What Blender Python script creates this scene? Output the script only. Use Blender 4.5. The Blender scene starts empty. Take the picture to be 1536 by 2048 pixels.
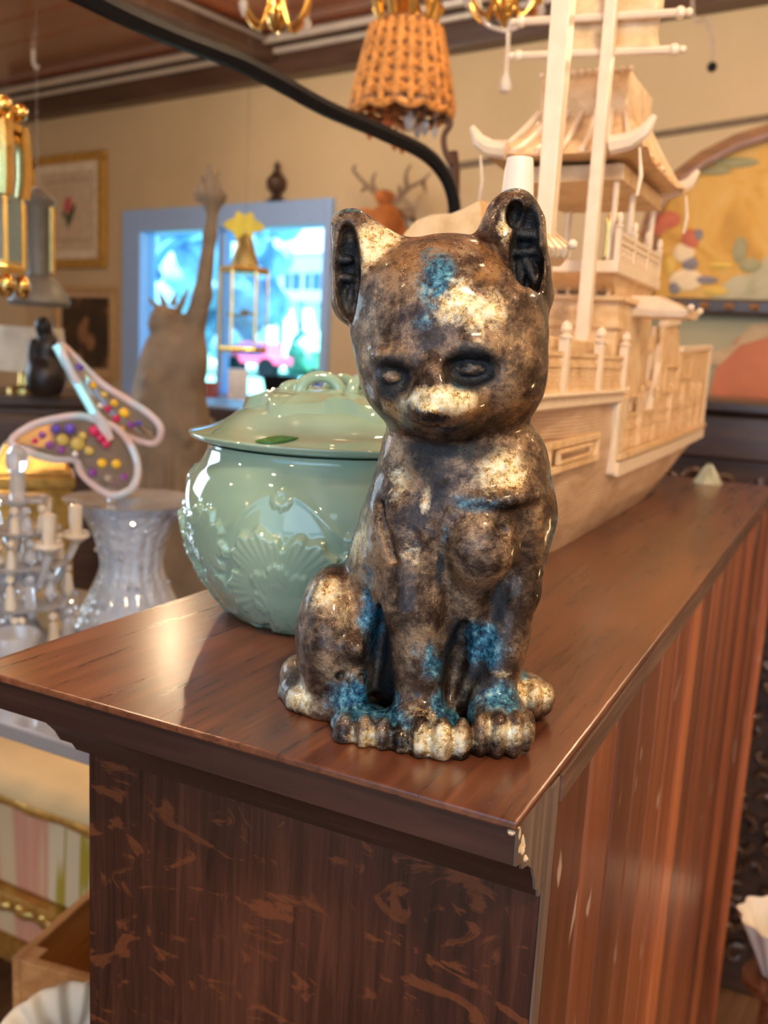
import bpy, bmesh, math, random
import numpy as np
from mathutils import Vector, Matrix
random.seed(7); PI = math.pi
COL = bpy.context.scene.collection
SC = bpy.context.scene

# ------------------------------------------------------------------ camera
F = 1850.0                      # focal length in pixels of the 1536 x 2048 frame
def _n(v): return v / np.linalg.norm(v)
_x = _n(np.array([3746., 523., -1850.])); _y = _n(np.array([952., -273., 1850.]))
_z = _n(np.cross(_x, _y)); _y = np.cross(_z, _x)
MB_ = np.array([_x, _y, _z])    # camera vector -> bookcase axes
ALPHA = math.radians(8.4)       # the bookcase stands turned in the room by this angle
_c, _s = math.cos(ALPHA), math.sin(ALPHA)
RB = np.array([[_c, -_s, 0], [_s, _c, 0], [0, 0, 1.]])   # bookcase axes -> room axes
M = RB @ MB_
TZ = 1.25                       # height of the bookcase top
CAM = np.array([0, 0, TZ + .20])
cam_d = bpy.data.cameras.new('camera'); cam = bpy.data.objects.new('camera', cam_d); COL.objects.link(cam)
R4 = Matrix([list(M[i, [0, 1, 2]] * np.array([1, -1, -1])) for i in range(3)]).to_4x4()
cam.matrix_world = Matrix.Translation(CAM.tolist()) @ R4
cam_d.sensor_width = 36; cam_d.sensor_fit = 'AUTO'; cam_d.lens = F / 2048 * 36
cam_d.clip_start = .02; cam_d.clip_end = 200
cam_d.dof.use_dof = True; cam_d.dof.focus_distance = .475; cam_d.dof.aperture_fstop = 8.8
SC.camera = cam

# ------------------------------------------------------------------ light
SC.view_settings.view_transform = 'Standard'; SC.view_settings.look = 'None'
SC.view_settings.gamma = 1; SC.view_settings.use_curve_mapping = False
SC.view_settings.exposure = 0.0
W = bpy.data.worlds.new('world'); SC.world = W; W.use_nodes = True
bgn = W.node_tree.nodes['Background']; bgn.inputs[0].default_value = (.30, .62, 1.0, 1); bgn.inputs[1].default_value = 2.2
def lamp(kind, name, loc, energy, color, size=.1, look=None, size_y=None, spread=None):
    d = bpy.data.lights.new(name, kind); d.energy = energy; d.color = color
    if kind == 'AREA':
        d.size = size
        if size_y: d.shape = 'RECTANGLE'; d.size_y = size_y
        if spread: d.spread = spread
    elif kind == 'SUN': d.angle = size
    else: d.shadow_soft_size = size
    o = bpy.data.objects.new(name, d); o.location = loc; COL.objects.link(o)
    if look is not None:
        o.rotation_euler = (Vector(look) - Vector(loc)).to_track_quat('-Z', 'Y').to_euler()
    return o
WARM = (1.0, .72, .42); COOL = (.66, .84, 1.0)
lamp('SUN', 'sun', (0, 20, 20), 32.0, (.66, .86, 1), .01, look=(-4, 30, 0))
lamp('AREA', 'shopfront_daylight', (1.2, -2.35, 1.75), 24, COOL, 2.6, look=(.6, 1.0, 1.35), size_y=1.5)
lamp('AREA', 'side_window_daylight', (-4.0, .6, 1.9), 36, COOL, 1.2, look=(0, .8, 1.3), size_y=1.0)
for i, (x, y, z, e) in enumerate([(.55, -.45, 2.25, 7), (-.75, -.35, 2.3, 6), (.2, .5, 2.45, 6), (-1.3, .5, 2.4, 7),
                                  (1.2, .9, 2.4, 9), (-.6, 1.35, 2.5, 8), (.8, 2.1, 2.4, 11), (-1.6, 2.2, 2.4, 13),
                                  (-2.9, 1.6, 2.4, 11), (1.7, -1.1, 2.4, 6), (-.3, -1.5, 2.4, 6), (-2.2, -.8, 2.4, 6),
                                  (-.2, 2.7, 2.35, 9), (-3.0, 2.7, 2.4, 9)]):
    lamp('POINT', 'ceiling_bulb', (x, y, z), e * 1.55, WARM, .028)
lamp('AREA', 'track_spot', (.62, -.25, 2.5), 19, (1, .80, .56), .16, look=(-.2, .45, 1.35))
lamp('POINT', 'counter_lamp', (.95, 1.75, 1.0), 16, (1, .62, .30), .05)

# ------------------------------------------------------------------ pixel -> place
def ray(px, py): return M @ np.array([(px - 768) / F, (py - 1024) / F, 1.])
def on_z(px, py, z=TZ):
    r = ray(px, py); return CAM + r * ((z - CAM[2]) / r[2])
def on_room_y(px, py, Y):
    r = ray(px, py); return CAM + r * (Y / r[1])
def at_d(px, py, d): return CAM + ray(px, py) * d
def b2w(x, y, z): return RB @ np.array([x, y, z])          # bookcase axes -> room
def book_x(px, py, X):                                      # on the plane X of the bookcase axes
    r = RB.T @ ray(px, py); return np.array([0, 0, CAM[2]]) + r * (X / r[0])
class Fr:
    """upright local frame at an anchor point, x to the right as seen, y away"""
    def __init__(s, px, py, d=None, pos=None):
        s.o = np.array(pos) if pos is not None else at_d(px, py, d)
        v = s.o - CAM; v[2] = 0; s.dist = np.linalg.norm(v); s.h = v / s.dist
        s.r = np.array([s.h[1], -s.h[0], 0]); s.rz = math.atan2(s.r[1], s.r[0])
        q = ray(px, py) if px is not None else None
        fw = M @ np.array([0, 0, 1.]); s.k = np.dot(s.o - CAM, fw) / F
    def p(s, px, py, off=0.0):
        r = ray(px, py); t = (s.dist + off) / np.dot(r, s.h); w = CAM + r * t - s.o
        return (float(np.dot(w, s.r)), float(off), float(w[2]))

# ------------------------------------------------------------------ mesh helpers
class G:
    def __init__(s): s.v = []; s.f = []
    def add(s, vs, fs):
        n = len(s.v); s.v += [tuple(map(float, p)) for p in vs]; s.f += [tuple(i + n for i in f) for f in fs]; return s
    def box(s, a, b):
        (x0, y0, z0), (x1, y1, z1) = a, b
        return s.add([(x0, y0, z0), (x1, y0, z0), (x1, y1, z0), (x0, y1, z0), (x0, y0, z1), (x1, y0, z1), (x1, y1, z1), (x0, y1, z1)],
                     [(0, 3, 2, 1), (4, 5, 6, 7), (0, 1, 5, 4), (1, 2, 6, 5), (2, 3, 7, 6), (3, 0, 4, 7)])
    def hexa(s, p):   # eight corners, bottom four then top four
        return s.add(p, [(0, 3, 2, 1), (4, 5, 6, 7), (0, 1, 5, 4), (1, 2, 6, 5), (2, 3, 7, 6), (3, 0, 4, 7)])
    def bar(s, p, q, w, h=None, up=(0, 0, 1)):
        h = h or w; p, q = Vector(p), Vector(q); d = (q - p).normalized(); u = Vector(up)
        if abs(d.dot(u)) > .95: u = Vector((1, 0, 0))
        a = d.cross(u).normalized() * (w / 2); b = a.normalized().cross(d).normalized() * (h / 2)
        c = [-a - b, a - b, a + b, -a + b]
        return s.hexa([p + i for i in c] + [q + i for i in c])
    def tube(s, pts, r, n=8, closed=False, flat=1.0):
        P = [Vector(p) for p in pts]; m = len(P); rr = r if isinstance(r, (list, tuple)) else [r] * m
        vs = []; prev = None
        for i in range(m):
            if closed: t = P[(i + 1) % m] - P[i - 1]
            else: t = P[min(i + 1, m - 1)] - P[max(i - 1, 0)]
            t = t.normalized() if t.length > 1e-9 else Vector((0, 0, 1))
            if prev is None:
                u = Vector((0, 0, 1)) if abs(t.z) < .9 else Vector((1, 0, 0))
                a = t.cross(u).normalized()
            else:
                a = (prev - t * prev.dot(t)).normalized()
            prev = a; b = t.cross(a)
            for j in range(n):
                th = 2 * PI * j / n; vs.append(P[i] + (a * math.cos(th) * flat + b * math.sin(th)) * rr[i])
        fs = []
        for i in range(m if closed else m - 1):
            k = (i + 1) % m
            for j in range(n): fs.append((i * n + j, i * n + (j + 1) % n, k * n + (j + 1) % n, k * n + j))
        if not closed: fs += [tuple(range(n))[::-1], tuple((m - 1) * n + j for j in range(n))]
        return s.add(vs, fs)
    def lathe(s, prof, c=(0, 0, 0), n=32, fn=None, cap=True):
        vs = []
        for (r, z) in prof:
            for j in range(n):
                th = 2 * PI * j / n; q = r + (fn(th, z, r) if fn else 0)
                vs.append((c[0] + q * math.cos(th), c[1] + q * math.sin(th), c[2] + z))
        fs = []; m = len(prof)
        for i in range(m - 1):
            for j in range(n): fs.append((i * n + j, i * n + (j + 1) % n, (i + 1) * n + (j + 1) % n, (i + 1) * n + j))
        if cap: fs += [tuple(range(n))[::-1], tuple((m - 1) * n + j for j in range(n))]
        return s.add(vs, fs)
    def ball(s, c, r, n=12, m=8):
        if not isinstance(r, (tuple, list)): r = (r, r, r)
        pr = [(math.sin(PI * i / m), -math.cos(PI * i / m)) for i in range(m + 1)]
        pr[0] = (.02, -1); pr[-1] = (.02, 1); vs = []
        for (a, z) in pr:
            for j in range(n): vs.append((c[0] + r[0] * a * math.cos(2 * PI * j / n), c[1] + r[1] * a * math.sin(2 * PI * j / n), c[2] + r[2] * z))
        fs = []
        for i in range(m):
            for j in range(n): fs.append((i * n + j, i * n + (j + 1) % n, (i + 1) * n + (j + 1) % n, (i + 1) * n + j))
        fs += [tuple(range(n))[::-1], tuple(m * n + j for j in range(n))]
        return s.add(vs, fs)
    def plate(s, pts, th, axis=1):     # polygon given as 3-D points, extruded by th along y (or another axis)
        n = len(pts); o = [0, 0, 0]; o[axis] = th
        vs = [tuple(p) for p in pts] + [tuple(p[i] + o[i] for i in range(3)) for p in pts]
        return s.add(vs, [tuple(range(n))[::-1], tuple(range(n, 2 * n))] + [(i, (i + 1) % n, n + (i + 1) % n, n + i) for i in range(n)])
    def build(s, name, mat, parent=None, smooth=True, bevel=0, kind=None, label=None, angle=40):
        me = bpy.data.meshes.new(name); me.from_pydata(s.v, [], s.f)
        bm = bmesh.new(); bm.from_mesh(me); bmesh.ops.recalc_face_normals(bm, faces=bm.faces); bm.to_mesh(me); bm.free()
        o = bpy.data.objects.new(name, me); COL.objects.link(o)
        me.materials.append(mat)
        if smooth:
            me.polygons.foreach_set('use_smooth', [True] * len(me.polygons)); me.set_sharp_from_angle(angle=math.radians(angle))
        if bevel:
            b = o.modifiers.new('bevel', 'BEVEL'); b.width = bevel; b.segments = 2; b.limit_method = 'ANGLE'
        if parent: o.parent = parent
        if kind: o['kind'] = kind
        if label: o['label'] = label
        return o
def thing(name, label, cat, loc=(0, 0, 0), rz=0, group=None):
    o = bpy.data.objects.new(name, None); o.empty_display_size = .05; COL.objects.link(o)
    o.location = tuple(map(float, loc)); o.rotation_euler = (0, 0, rz); o['label'] = label; o['category'] = cat
    if group: o['group'] = group
    return o
def tag(o, label, cat, group=None):
    o['label'] = label; o['category'] = cat
    if group: o['group'] = group
    return o
def structure(o): o['kind'] = 'structure'; return o
def copy_tree(o, parent=None):
    c = o.copy(); COL.objects.link(c)
    if parent: c.parent = parent
    for ch in [q for q in bpy.data.objects if q.parent == o]: copy_tree(ch, c)
    return c
def spline(pts, n=6):
    P = [Vector(p) for p in pts]; out = []
    for i in range(len(P) - 1):
        a, b, c, d = P[max(i - 1, 0)], P[i], P[i + 1], P[min(i + 2, len(P) - 1)]
        for j in range(n):
            t = j / n
            out.append(.5 * ((2 * b) + (c - a) * t + (2 * a - 5 * b + 4 * c - d) * t * t + (3 * b - a - 3 * c + d) * t ** 3))
    out.append(P[-1]); return out

# ------------------------------------------------------------------ materials
class Mt:
    def __init__(s, name, base=(.5, .5, .5), rough=.5, metal=0, **kw):
        s.m = bpy.data.materials.new(name); s.m.use_nodes = True; s.t = s.m.node_tree; s.n = s.t.nodes; s.b = s.n['Principled BSDF']
        s.set('Base Color', (*base, 1)); s.set('Roughness', rough); s.set('Metallic', metal)
        for k, v in kw.items(): s.set(k.replace('_', ' '), v)
    def set(s, k, v):
        if isinstance(v, bpy.types.NodeSocket): s.t.links.new(v, s.b.inputs[k])
        else: s.b.inputs[k].default_value = v
    def coord(s, scale=(1, 1, 1), kind='Object', rot=(0, 0, 0)):
        c = s.n.new('ShaderNodeTexCoord'); m = s.n.new('ShaderNodeMapping'); s.t.links.new(c.outputs[kind], m.inputs[0])
        m.inputs['Scale'].default_value = scale; m.inputs['Rotation'].default_value = rot; return m.outputs[0]
    def noise(s, vec, scale=5, detail=4, rough=.5, dist=0, col=False):
        n = s.n.new('ShaderNodeTexNoise'); s.t.links.new(vec, n.inputs['Vector'])
        for k, v in (('Scale', scale), ('Detail', detail), ('Roughness', rough), ('Distortion', dist)): n.inputs[k].default_value = v
        return n.outputs['Color' if col else 'Fac']
    def voro(s, vec, scale=5, feat='F1', out='Distance'):
        n = s.n.new('ShaderNodeTexVoronoi'); n.feature = feat; s.t.links.new(vec, n.inputs['Vector']); n.inputs['Scale'].default_value = scale
        return n.outputs[out]
    def wave(s, vec, scale=5, dist=2, detail=2, kind='BANDS', d='X'):
        n = s.n.new('ShaderNodeTexWave'); n.wave_type = kind; n.bands_direction = d if kind == 'BANDS' else 'X'
        s.t.links.new(vec, n.inputs['Vector'])
        for k, v in (('Scale', scale), ('Distortion', dist), ('Detail', detail)): n.inputs[k].default_value = v
        return n.outputs['Fac']
    def ramp(s, fac, stops, const=False):
        n = s.n.new('ShaderNodeValToRGB'); s.t.links.new(fac, n.inputs[0]); e = n.color_ramp.elements
        if const: n.color_ramp.interpolation = 'CONSTANT'
        while len(e) < len(stops): e.new(.5)
        for i, (p, c) in enumerate(stops): e[i].position = p; e[i].color = (*c, 1) if len(c) == 3 else c
        return n.outputs[0]
    def mix(s, fac, a, b, mode='MIX'):
        n = s.n.new('ShaderNodeMix'); n.data_type = 'RGBA'; n.blend_type = mode
        for i, v in ((0, fac), (6, a), (7, b)):
            if isinstance(v, bpy.types.NodeSocket): s.t.links.new(v, n.inputs[i])
            else: n.inputs[i].default_value = v if i == 0 else (*v, 1)
        return n.outputs[2]
    def math(s, op, a, b=0.0, clamp=False):
        n = s.n.new('ShaderNodeMath'); n.operation = op; n.use_clamp = clamp
        for i, v in enumerate((a, b)):
            if isinstance(v, bpy.types.NodeSocket): s.t.links.new(v, n.inputs[i])
            else: n.inputs[i].default_value = v
        return n.outputs[0]
    def attr(s, name):
        n = s.n.new('ShaderNodeAttribute'); n.attribute_name = name
        sp = s.n.new('ShaderNodeSeparateColor'); s.t.links.new(n.outputs['Color'], sp.inputs[0]); return sp.outputs
    def bump(s, h, strength=.3, dist=.01):
        n = s.n.new('ShaderNodeBump'); s.t.links.new(h, n.inputs['Height']); n.inputs['Strength'].default_value = strength
        n.inputs['Distance'].default_value = dist; s.t.links.new(n.outputs[0], s.b.inputs['Normal']); return s
def simple(name, c, rough=.5, metal=0, var=.15, scale=30, bump=0, **kw):
    m = Mt(name, c, rough, metal, **kw); v = m.coord(); n = m.noise(v, scale, 4)
    m.set('Base Color', m.ramp(n, [(.25, tuple(x * (1 - var) for x in c)), (.75, tuple(min(1, x * (1 + var)) for x in c))]))
    if bump: m.bump(n, bump, .002)
    return m.m

def wood(name, dark, mid, light, axis, rough=.35, grain=60, coat=.2, figure=None, fig_amt=.0, bump=.15):
    m = Mt(name, mid, rough); sc = [1, 1, 1]; sc[axis] = .06
    v = m.coord(sc); g = m.noise(v, grain, 6, .65, .6); sc2 = [1, 1, 1]; sc2[axis] = .25
    big = m.noise(m.coord(sc2), 7, 4, .6, 1.0)
    c = m.mix(m.math('MULTIPLY', m.math('ADD', g, big), .5), dark, mid)
    c = m.ramp(m.math('ADD', m.math('MULTIPLY', g, .6), m.math('MULTIPLY', big, .4)), [(.34, dark), (.5, mid), (.68, light)])
    if figure:
        ff = m.ramp(m.noise(m.coord(figure[1]), figure[2], 5, .6, 1.6), [(figure[3], (0, 0, 0)), (figure[3] + .05, (1, 1, 1))])
        c = m.mix(m.math('MULTIPLY', ff, fig_amt), c, figure[0])
    m.set('Base Color', c); m.set('Coat Weight', coat); m.set('Coat Roughness', .2)
    m.set('Roughness', m.ramp(g, [(.3, (rough * .8,) * 3), (.7, (rough * 1.25,) * 3)]))
    m.bump(g, bump, .0015); return m.m

# surface nets over a signed distance grid -> smooth closed mesh
class SDF:
    def __init__(s, lo, hi, h):
        s.lo = np.array(lo, float); s.h = h; s.n = np.ceil((np.array(hi) - s.lo) / h).astype(int) + 1
        s.f = np.full(s.n, 9.9, np.float32)
        s.ax = [(s.lo[i] + h * np.arange(s.n[i])).astype(np.float32) for i in range(3)]
    def _box(s, c, r):
        a = [max(0, int((c[i] - r[i] - s.lo[i]) / s.h)) for i in range(3)]
        b = [min(s.n[i], int((c[i] + r[i] - s.lo[i]) / s.h) + 2) for i in range(3)]
        sl = tuple(slice(a[i], max(a[i], b[i])) for i in range(3))
        X = s.ax[0][sl[0]][:, None, None]; Y = s.ax[1][sl[1]][None, :, None]; Z = s.ax[2][sl[2]][None, None, :]
        return sl, X, Y, Z
    def _op(s, sl, d, k, sub):
        a = s.f[sl]
        if a.size == 0: return
        if sub:
            d = -d; h = np.maximum(k - np.abs(a - d), 0) / k; s.f[sl] = np.maximum(a, d) + h * h * k / 4
        else:
            h = np.maximum(k - np.abs(a - d), 0) / k; s.f[sl] = np.minimum(a, d) - h * h * k / 4
    def ell(s, c, r, k, rot=0, tilt=0, sub=False):
        mr = max(r) + k * 1.5 + 2 * s.h; sl, X, Y, Z = s._box(c, (mr,) * 3)
        x, y, z = X - c[0], Y - c[1], Z - c[2]
        if rot: ca, sa = math.cos(rot), math.sin(rot); x, z = x * ca + z * sa, -x * sa + z * ca
        if tilt: ca, sa = math.cos(tilt), math.sin(tilt); y, z = y * ca + z * sa, -y * sa + z * ca
        a = np.sqrt((x / r[0]) ** 2 + (y / r[1]) ** 2 + (z / r[2]) ** 2)
        b = np.sqrt((x / r[0] ** 2) ** 2 + (y / r[1] ** 2) ** 2 + (z / r[2] ** 2) ** 2) + 1e-9
        s._op(sl, (a * (a - 1) / b).astype(np.float32), k, sub)
    def cap(s, p, q, r0, r1, k, sub=False):
        p, q = np.array(p), np.array(q); c = (p + q) / 2; mr = np.abs(q - p) / 2 + max(r0, r1) + k * 1.5 + 2 * s.h
        sl, X, Y, Z = s._box(c, mr); d = q - p; L = float(d @ d) + 1e-12
        t = np.clip(((X - p[0]) * d[0] + (Y - p[1]) * d[1] + (Z - p[2]) * d[2]) / L, 0, 1)
        q2 = np.sqrt((X - p[0] - t * d[0]) ** 2 + (Y - p[1] - t * d[1]) ** 2 + (Z - p[2] - t * d[2]) ** 2)
        s._op(sl, (q2 - (r0 + (r1 - r0) * t)).astype(np.float32), k, sub)
    def chain(s, pts, rs, k):
        for i in range(len(pts) - 1): s.cap(pts[i], pts[i + 1], rs[i], rs[i + 1], k if i == 0 else min(k, .3 * (rs[i] + rs[i + 1])))
    def cut_below(s, z): s.f = np.maximum(s.f, (z - s.ax[2])[None, None, :])
    def mesh(s):
        f = s.f; f[0] = f[-1] = 9; f[:, 0] = f[:, -1] = 9; f[:, :, 0] = f[:, :, -1] = 9
        ins = f < 0; cs = [(i, j, k) for i in (0, 1) for j in (0, 1) for k in (0, 1)]
        n0, n1, n2 = [q - 1 for q in f.shape]
        cnt = np.zeros((n0, n1, n2), np.int8)
        for (i, j, k) in cs: cnt += ins[i:n0 + i, j:n1 + j, k:n2 + k]
        act = (cnt > 0) & (cnt < 8); idx = np.full(act.shape, -1, np.int64); I = np.argwhere(act); idx[act] = np.arange(len(I))
        acc = np.zeros((len(I), 3)); w = np.zeros(len(I))
        for a in cs:
            for ax in range(3):
                if a[ax]: continue
                b = list(a); b[ax] = 1
                fa = f[I[:, 0] + a[0], I[:, 1] + a[1], I[:, 2] + a[2]]; fb = f[I[:, 0] + b[0], I[:, 1] + b[1], I[:, 2] + b[2]]
                cr = (fa < 0) != (fb < 0); t = np.where(cr, fa / np.where(cr, fa - fb, 1), 0)
                p = np.tile(np.array(a, float), (len(I), 1)); p[:, ax] = t
                acc += p * cr[:, None]; w += cr
        V = s.lo + (I + acc / w[:, None]) * s.h
        Fs = []
        for ax in range(3):
            o1, o2 = [(1, 2), (2, 0), (0, 1)][ax]
            sl0 = [slice(0, q) for q in f.shape]; sl1 = list(sl0); sl0[ax] = slice(0, -1); sl1[ax] = slice(1, None)
            A = ins[tuple(sl0)]; B = ins[tuple(sl1)]; E = np.argwhere(A != B)
            e1 = np.zeros(3, int); e1[o1] = 1; e2 = np.zeros(3, int); e2[o2] = 1
            q = [idx[tuple((E - d).T)] for d in (0 * e1, e1, e1 + e2, e2)]
            flip = A[tuple(E.T)]; Q = np.stack(q, 1); Q[flip] = Q[flip][:, ::-1]; Fs.append(Q)
        return V, np.concatenate(Fs)
def np_mesh(name, V, Fq, mat, parent=None, kind=None, smooth_iter=0):
    me = bpy.data.meshes.new(name); me.vertices.add(len(V)); me.vertices.foreach_set('co', V.astype(np.float32).ravel())
    me.loops.add(Fq.size); me.loops.foreach_set('vertex_index', Fq.astype(np.int32).ravel())
    me.polygons.add(len(Fq)); me.polygons.foreach_set('loop_start', np.arange(0, Fq.size, 4, dtype=np.int32))
    me.polygons.foreach_set('use_smooth', [True] * len(Fq)); me.update(calc_edges=True); me.validate()
    bm = bmesh.new(); bm.from_mesh(me); bmesh.ops.recalc_face_normals(bm, faces=bm.faces); bm.to_mesh(me); bm.free()
    me.materials.append(mat); o = bpy.data.objects.new(name, me); COL.objects.link(o)
    if parent: o.parent = parent
    if smooth_iter:
        md = o.modifiers.new('smooth', 'SMOOTH'); md.iterations = smooth_iter; md.factor = .5
    return o
def nz(P, s, seed=0):        # cheap smooth 3-D noise for sculpted surfaces, about -1..1
    x, y, z = (P[:, 0] * s + seed, P[:, 1] * s + 1.7 * seed, P[:, 2] * s - seed)
    return (np.sin(x + 1.3 * np.sin(y * 1.1 + z)) + np.sin(y * 1.2 + 1.1 * np.sin(z * 1.3 + x)) + np.sin(z * .9 + 1.4 * np.sin(x * .8 - y))) / 3

# ------------------------------------------------------------------ the room
YW = 3.8
ptop = on_room_y(47, 262, YW); XL = float(ptop[0]) - .0
ZC = float(on_room_y(700, 70, YW)[2]); ZS = float(on_room_y(891, 114, YW)[2])
XR, YB = 2.6, -2.6
m_wall = simple('wall_paint', (.63, .485, .30), .75, var=.06, scale=3, bump=.05)
m_wall2 = simple('wall_paint_shade', (.60, .48, .33), .75, var=.06, scale=3)
m_floor = wood('floor_wood', (.10, .05, .03), (.2, .1, .05), (.3, .16, .08), 1, .4)
m_ceil = wood('ceiling_wood', (.13, .034, .016), (.25, .07, .03), (.42, .14, .05), 0, .22, 22, .7, bump=.06)
m_trim = wood('dark_trim', (.045, .022, .014), (.085, .042, .026), (.13, .07, .045), 0, .45)
m_winf = simple('window_daylight_blue', (.36, .56, 1.0), .5, var=.04)  # blue of the daylight falling on the frame, put into its base colour
structure(G().box((XL - .2, YB - .2, -.1), (XR + .2, YW + .2, 0)).build('floor', m_floor, smooth=False))
# far wall with the window opening
wTL, wTR = on_room_y(252, 428, YW), on_room_y(672, 390, YW); wBR = on_room_y(697, 830, YW)
wx0, wx1, wz1, wz0 = float(wTL[0]), float(wTR[0]), float((wTL[2] + wTR[2]) / 2), float(wBR[2])
H = 3.4
g = G(); t = .16
g.box((XL - .2, YW, 0), (wx0, YW + t, H)); g.box((wx1, YW, 0), (XR + .2, YW + t, H)); g.box((wx0, YW, 0), (wx1, YW + t, wz0)); g.box((wx0, YW, wz1), (wx1, YW + t, H))
structure(g.build('wall_back', m_wall, smooth=False))
structure(G().box((XL - .2, YB, 0), (XL, YW, H)).build('wall_left', m_wall2, smooth=False))
structure(G().box((XR, YB, 0), (XR + .2, YW, H)).build('wall_right', m_wall2, smooth=False))
g = G(); g.box((XL - .2, YB - .2, 0), (XR + .2, YB, .7)); g.box((XL - .2, YB - .2, 2.6), (XR + .2, YB, H)); g.box((XL - .2, YB - .2, .7), (-1.2, YB, 2.6)); g.box((2.4, YB - .2, .7), (XR + .2, YB, 2.6))
structure(g.build('wall_front', m_wall2, smooth=False))
ce = bpy.data.objects.new('ceiling', None); COL.objects.link(ce); ce['kind'] = 'structure'; ce.location = (0, 0, ZC)
nb = 28; bw = (YW - YB) / nb; proto = None
for i in range(nb):
    if i < 1:
        proto = G().box((XL, 0, 0), (XR, bw - .006, .02)).build('board', m_ceil, ce, False, .003)
        o = proto
    else: o = proto.copy(); COL.objects.link(o)
    o.parent = ce; o.location = (random.uniform(-.02, .02) * 0, YB + i * bw, random.uniform(0, .004))
G().box((XL, YB, .03), (XR, YW, .06)).build('backing', m_trim, ce, False)
structure(G().box((XL, YW - .10, ZS), (XR, YW, ZC)).build('trim_1', m_trim, smooth=False, bevel=.006))
structure(G().box((XL, YW - .03, 0), (XR, YW, .12)).build('baseboard_back', m_trim, smooth=False))
# window: casing coloured daylight blue, jambs, sill, mullion, panes
wn = bpy.data.objects.new('window_1', None); COL.objects.link(wn); wn['kind'] = 'structure'; wn.location = (wx0, YW, wz0)
ww, wh = wx1 - wx0, wz1 - wz0; fw = .16
for (a, b) in (((0, -.03, 0), (fw, .10, wh)), ((ww - .05, -.03, 0), (ww, .10, wh)), ((fw, -.03, wh - .13), (ww - .05, .10, wh)), ((fw, -.03, 0), (ww - .05, .10, .05))):
    G().box(a, b).build('casing', m_winf, wn, False, .006)
G().box((-.03, -.10, -.035), (ww + .03, .02, 0)).build('window_sill', m_winf, wn, False, .006)
mx = float(on_room_y(435, 600, YW)[0]) - wx0
G().box((mx - .025, .02, .05), (mx + .025, .08, wh - .13)).build('mullion', m_winf, wn, False, .004)
gm = Mt('window_glass', (.85, .95, 1), .0); gm.set('Transmission Weight', 1.0); gm.set('IOR', 1.02); gm.set('Specular IOR Level', .2)
for (a, b) in ((fw, mx - .025), (mx + .025, ww - .05)): G().box((a, .045, .05), (b, .051, wh - .13)).build('pane', gm.m, wn, False)

# ------------------------------------------------------------------ the bookcase
m_top = wood('bookcase_top', (.040, .012, .007), (.125, .040, .018), (.25, .088, .036), 1, .30, 110, .35, bump=.05)
m_front = wood('bookcase_end_oak', (.014, .005, .003), (.048, .014, .007), (.11, .033, .014), 2, .40, 150, .1,
               figure=((.20, .058, .018), (9, 9, 16), 2.6, .56), fig_amt=.5, bump=.35)
m_corn = wood('cornice_wood', (.014, .006, .0045), (.034, .013, .009), (.07, .028, .018), 0, .42, 60, .1)
m_post = wood('raw_end_grain', (.06, .036, .027), (.13, .085, .065), (.25, .18, .14), 2, .6, 70, 0, bump=.4)
for q_ in (m_front, m_corn): q_.node_tree.nodes['Principled BSDF'].inputs['Specular IOR Level'].default_value = .3
def plankmat(i, sh):
    m = Mt('beadboard_%d' % i, (.3, .1, .05), .42); v = m.coord((1, 1, .05)); g_ = m.noise(v, 42, 6, .65, .5); b_ = m.noise(m.coord((1, 1.0, .28)), 6, 3)
    c = m.ramp(m.math('ADD', m.math('MULTIPLY', g_, .55), m.math('MULTIPLY', b_, .45)), [(.33, tuple(q * sh for q in (.11, .03, .013))), (.5, tuple(q * sh for q in (.27, .078, .03))), (.66, tuple(q * sh for q in (.46, .16, .058)))])
    sp = m.ramp(m.noise(m.coord((1, 5.0, 2.0)), 6.5, 2, .4, .5), [(.69, (0, 0, 0)), (.73, (1, 1, 1))])     # scuffed, paint-smeared spots
    c = m.mix(m.math('MULTIPLY', sp, .8), c, (.55, .42, .33))
    m.set('Base Color', c); m.set('Coat Weight', .35); m.set('Coat Roughness', .25); m.bump(g_, .2, .0015); return m.m
B0 = b2w(-.109, .365, 0)
bk = thing('bookcase', 'tall dark-stained wooden bookcase with grained end panel, cornice and beadboard back, under the cat figurine', 'bookcase', B0, ALPHA)
# local axes: x from the beadboard side (0) to the left (-), y away, z up
XE, YE = -.300, 1.43
prof = [(0, TZ - .0615), (.005, TZ - .0605), (.007, TZ - .055), (.011, TZ - .053), (.013, TZ - .047), (.018, TZ - .038), (.027, TZ - .031), (.034, TZ - .029), (.036, TZ - .025), (.040, TZ - .0235), (.0432, TZ - .0225), (.0438, TZ - .0048), (0, TZ - .0048)]
prof = [(a * 1.12, z) for a, z in prof]; YF = .0515   # YF: the plane of the end panel
g = G().box((XE - .045, 0, TZ - .0045), (0, 1.385, TZ)); g.build('top', m_top, bk, False, .0012)
g = G().box((XE, YF, 0), (-.0008, .066, TZ - .021)); g.build('end_panel', m_front, bk, False)
g = G().box((XE, .062, 0), (XE + .018, YE, TZ - .021)); g.build('side_panel', m_corn, bk, False)
g = G().box((XE, YE - .02, 0), (0, YE, TZ - .021)); g.build('end_panel', m_front, bk, False)
for z in (.05, .35, .65, .95): G().box((XE + .02, .065, z), (-.016, YE - .025, z + .018)).build('shelf', m_corn, bk, False)
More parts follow.
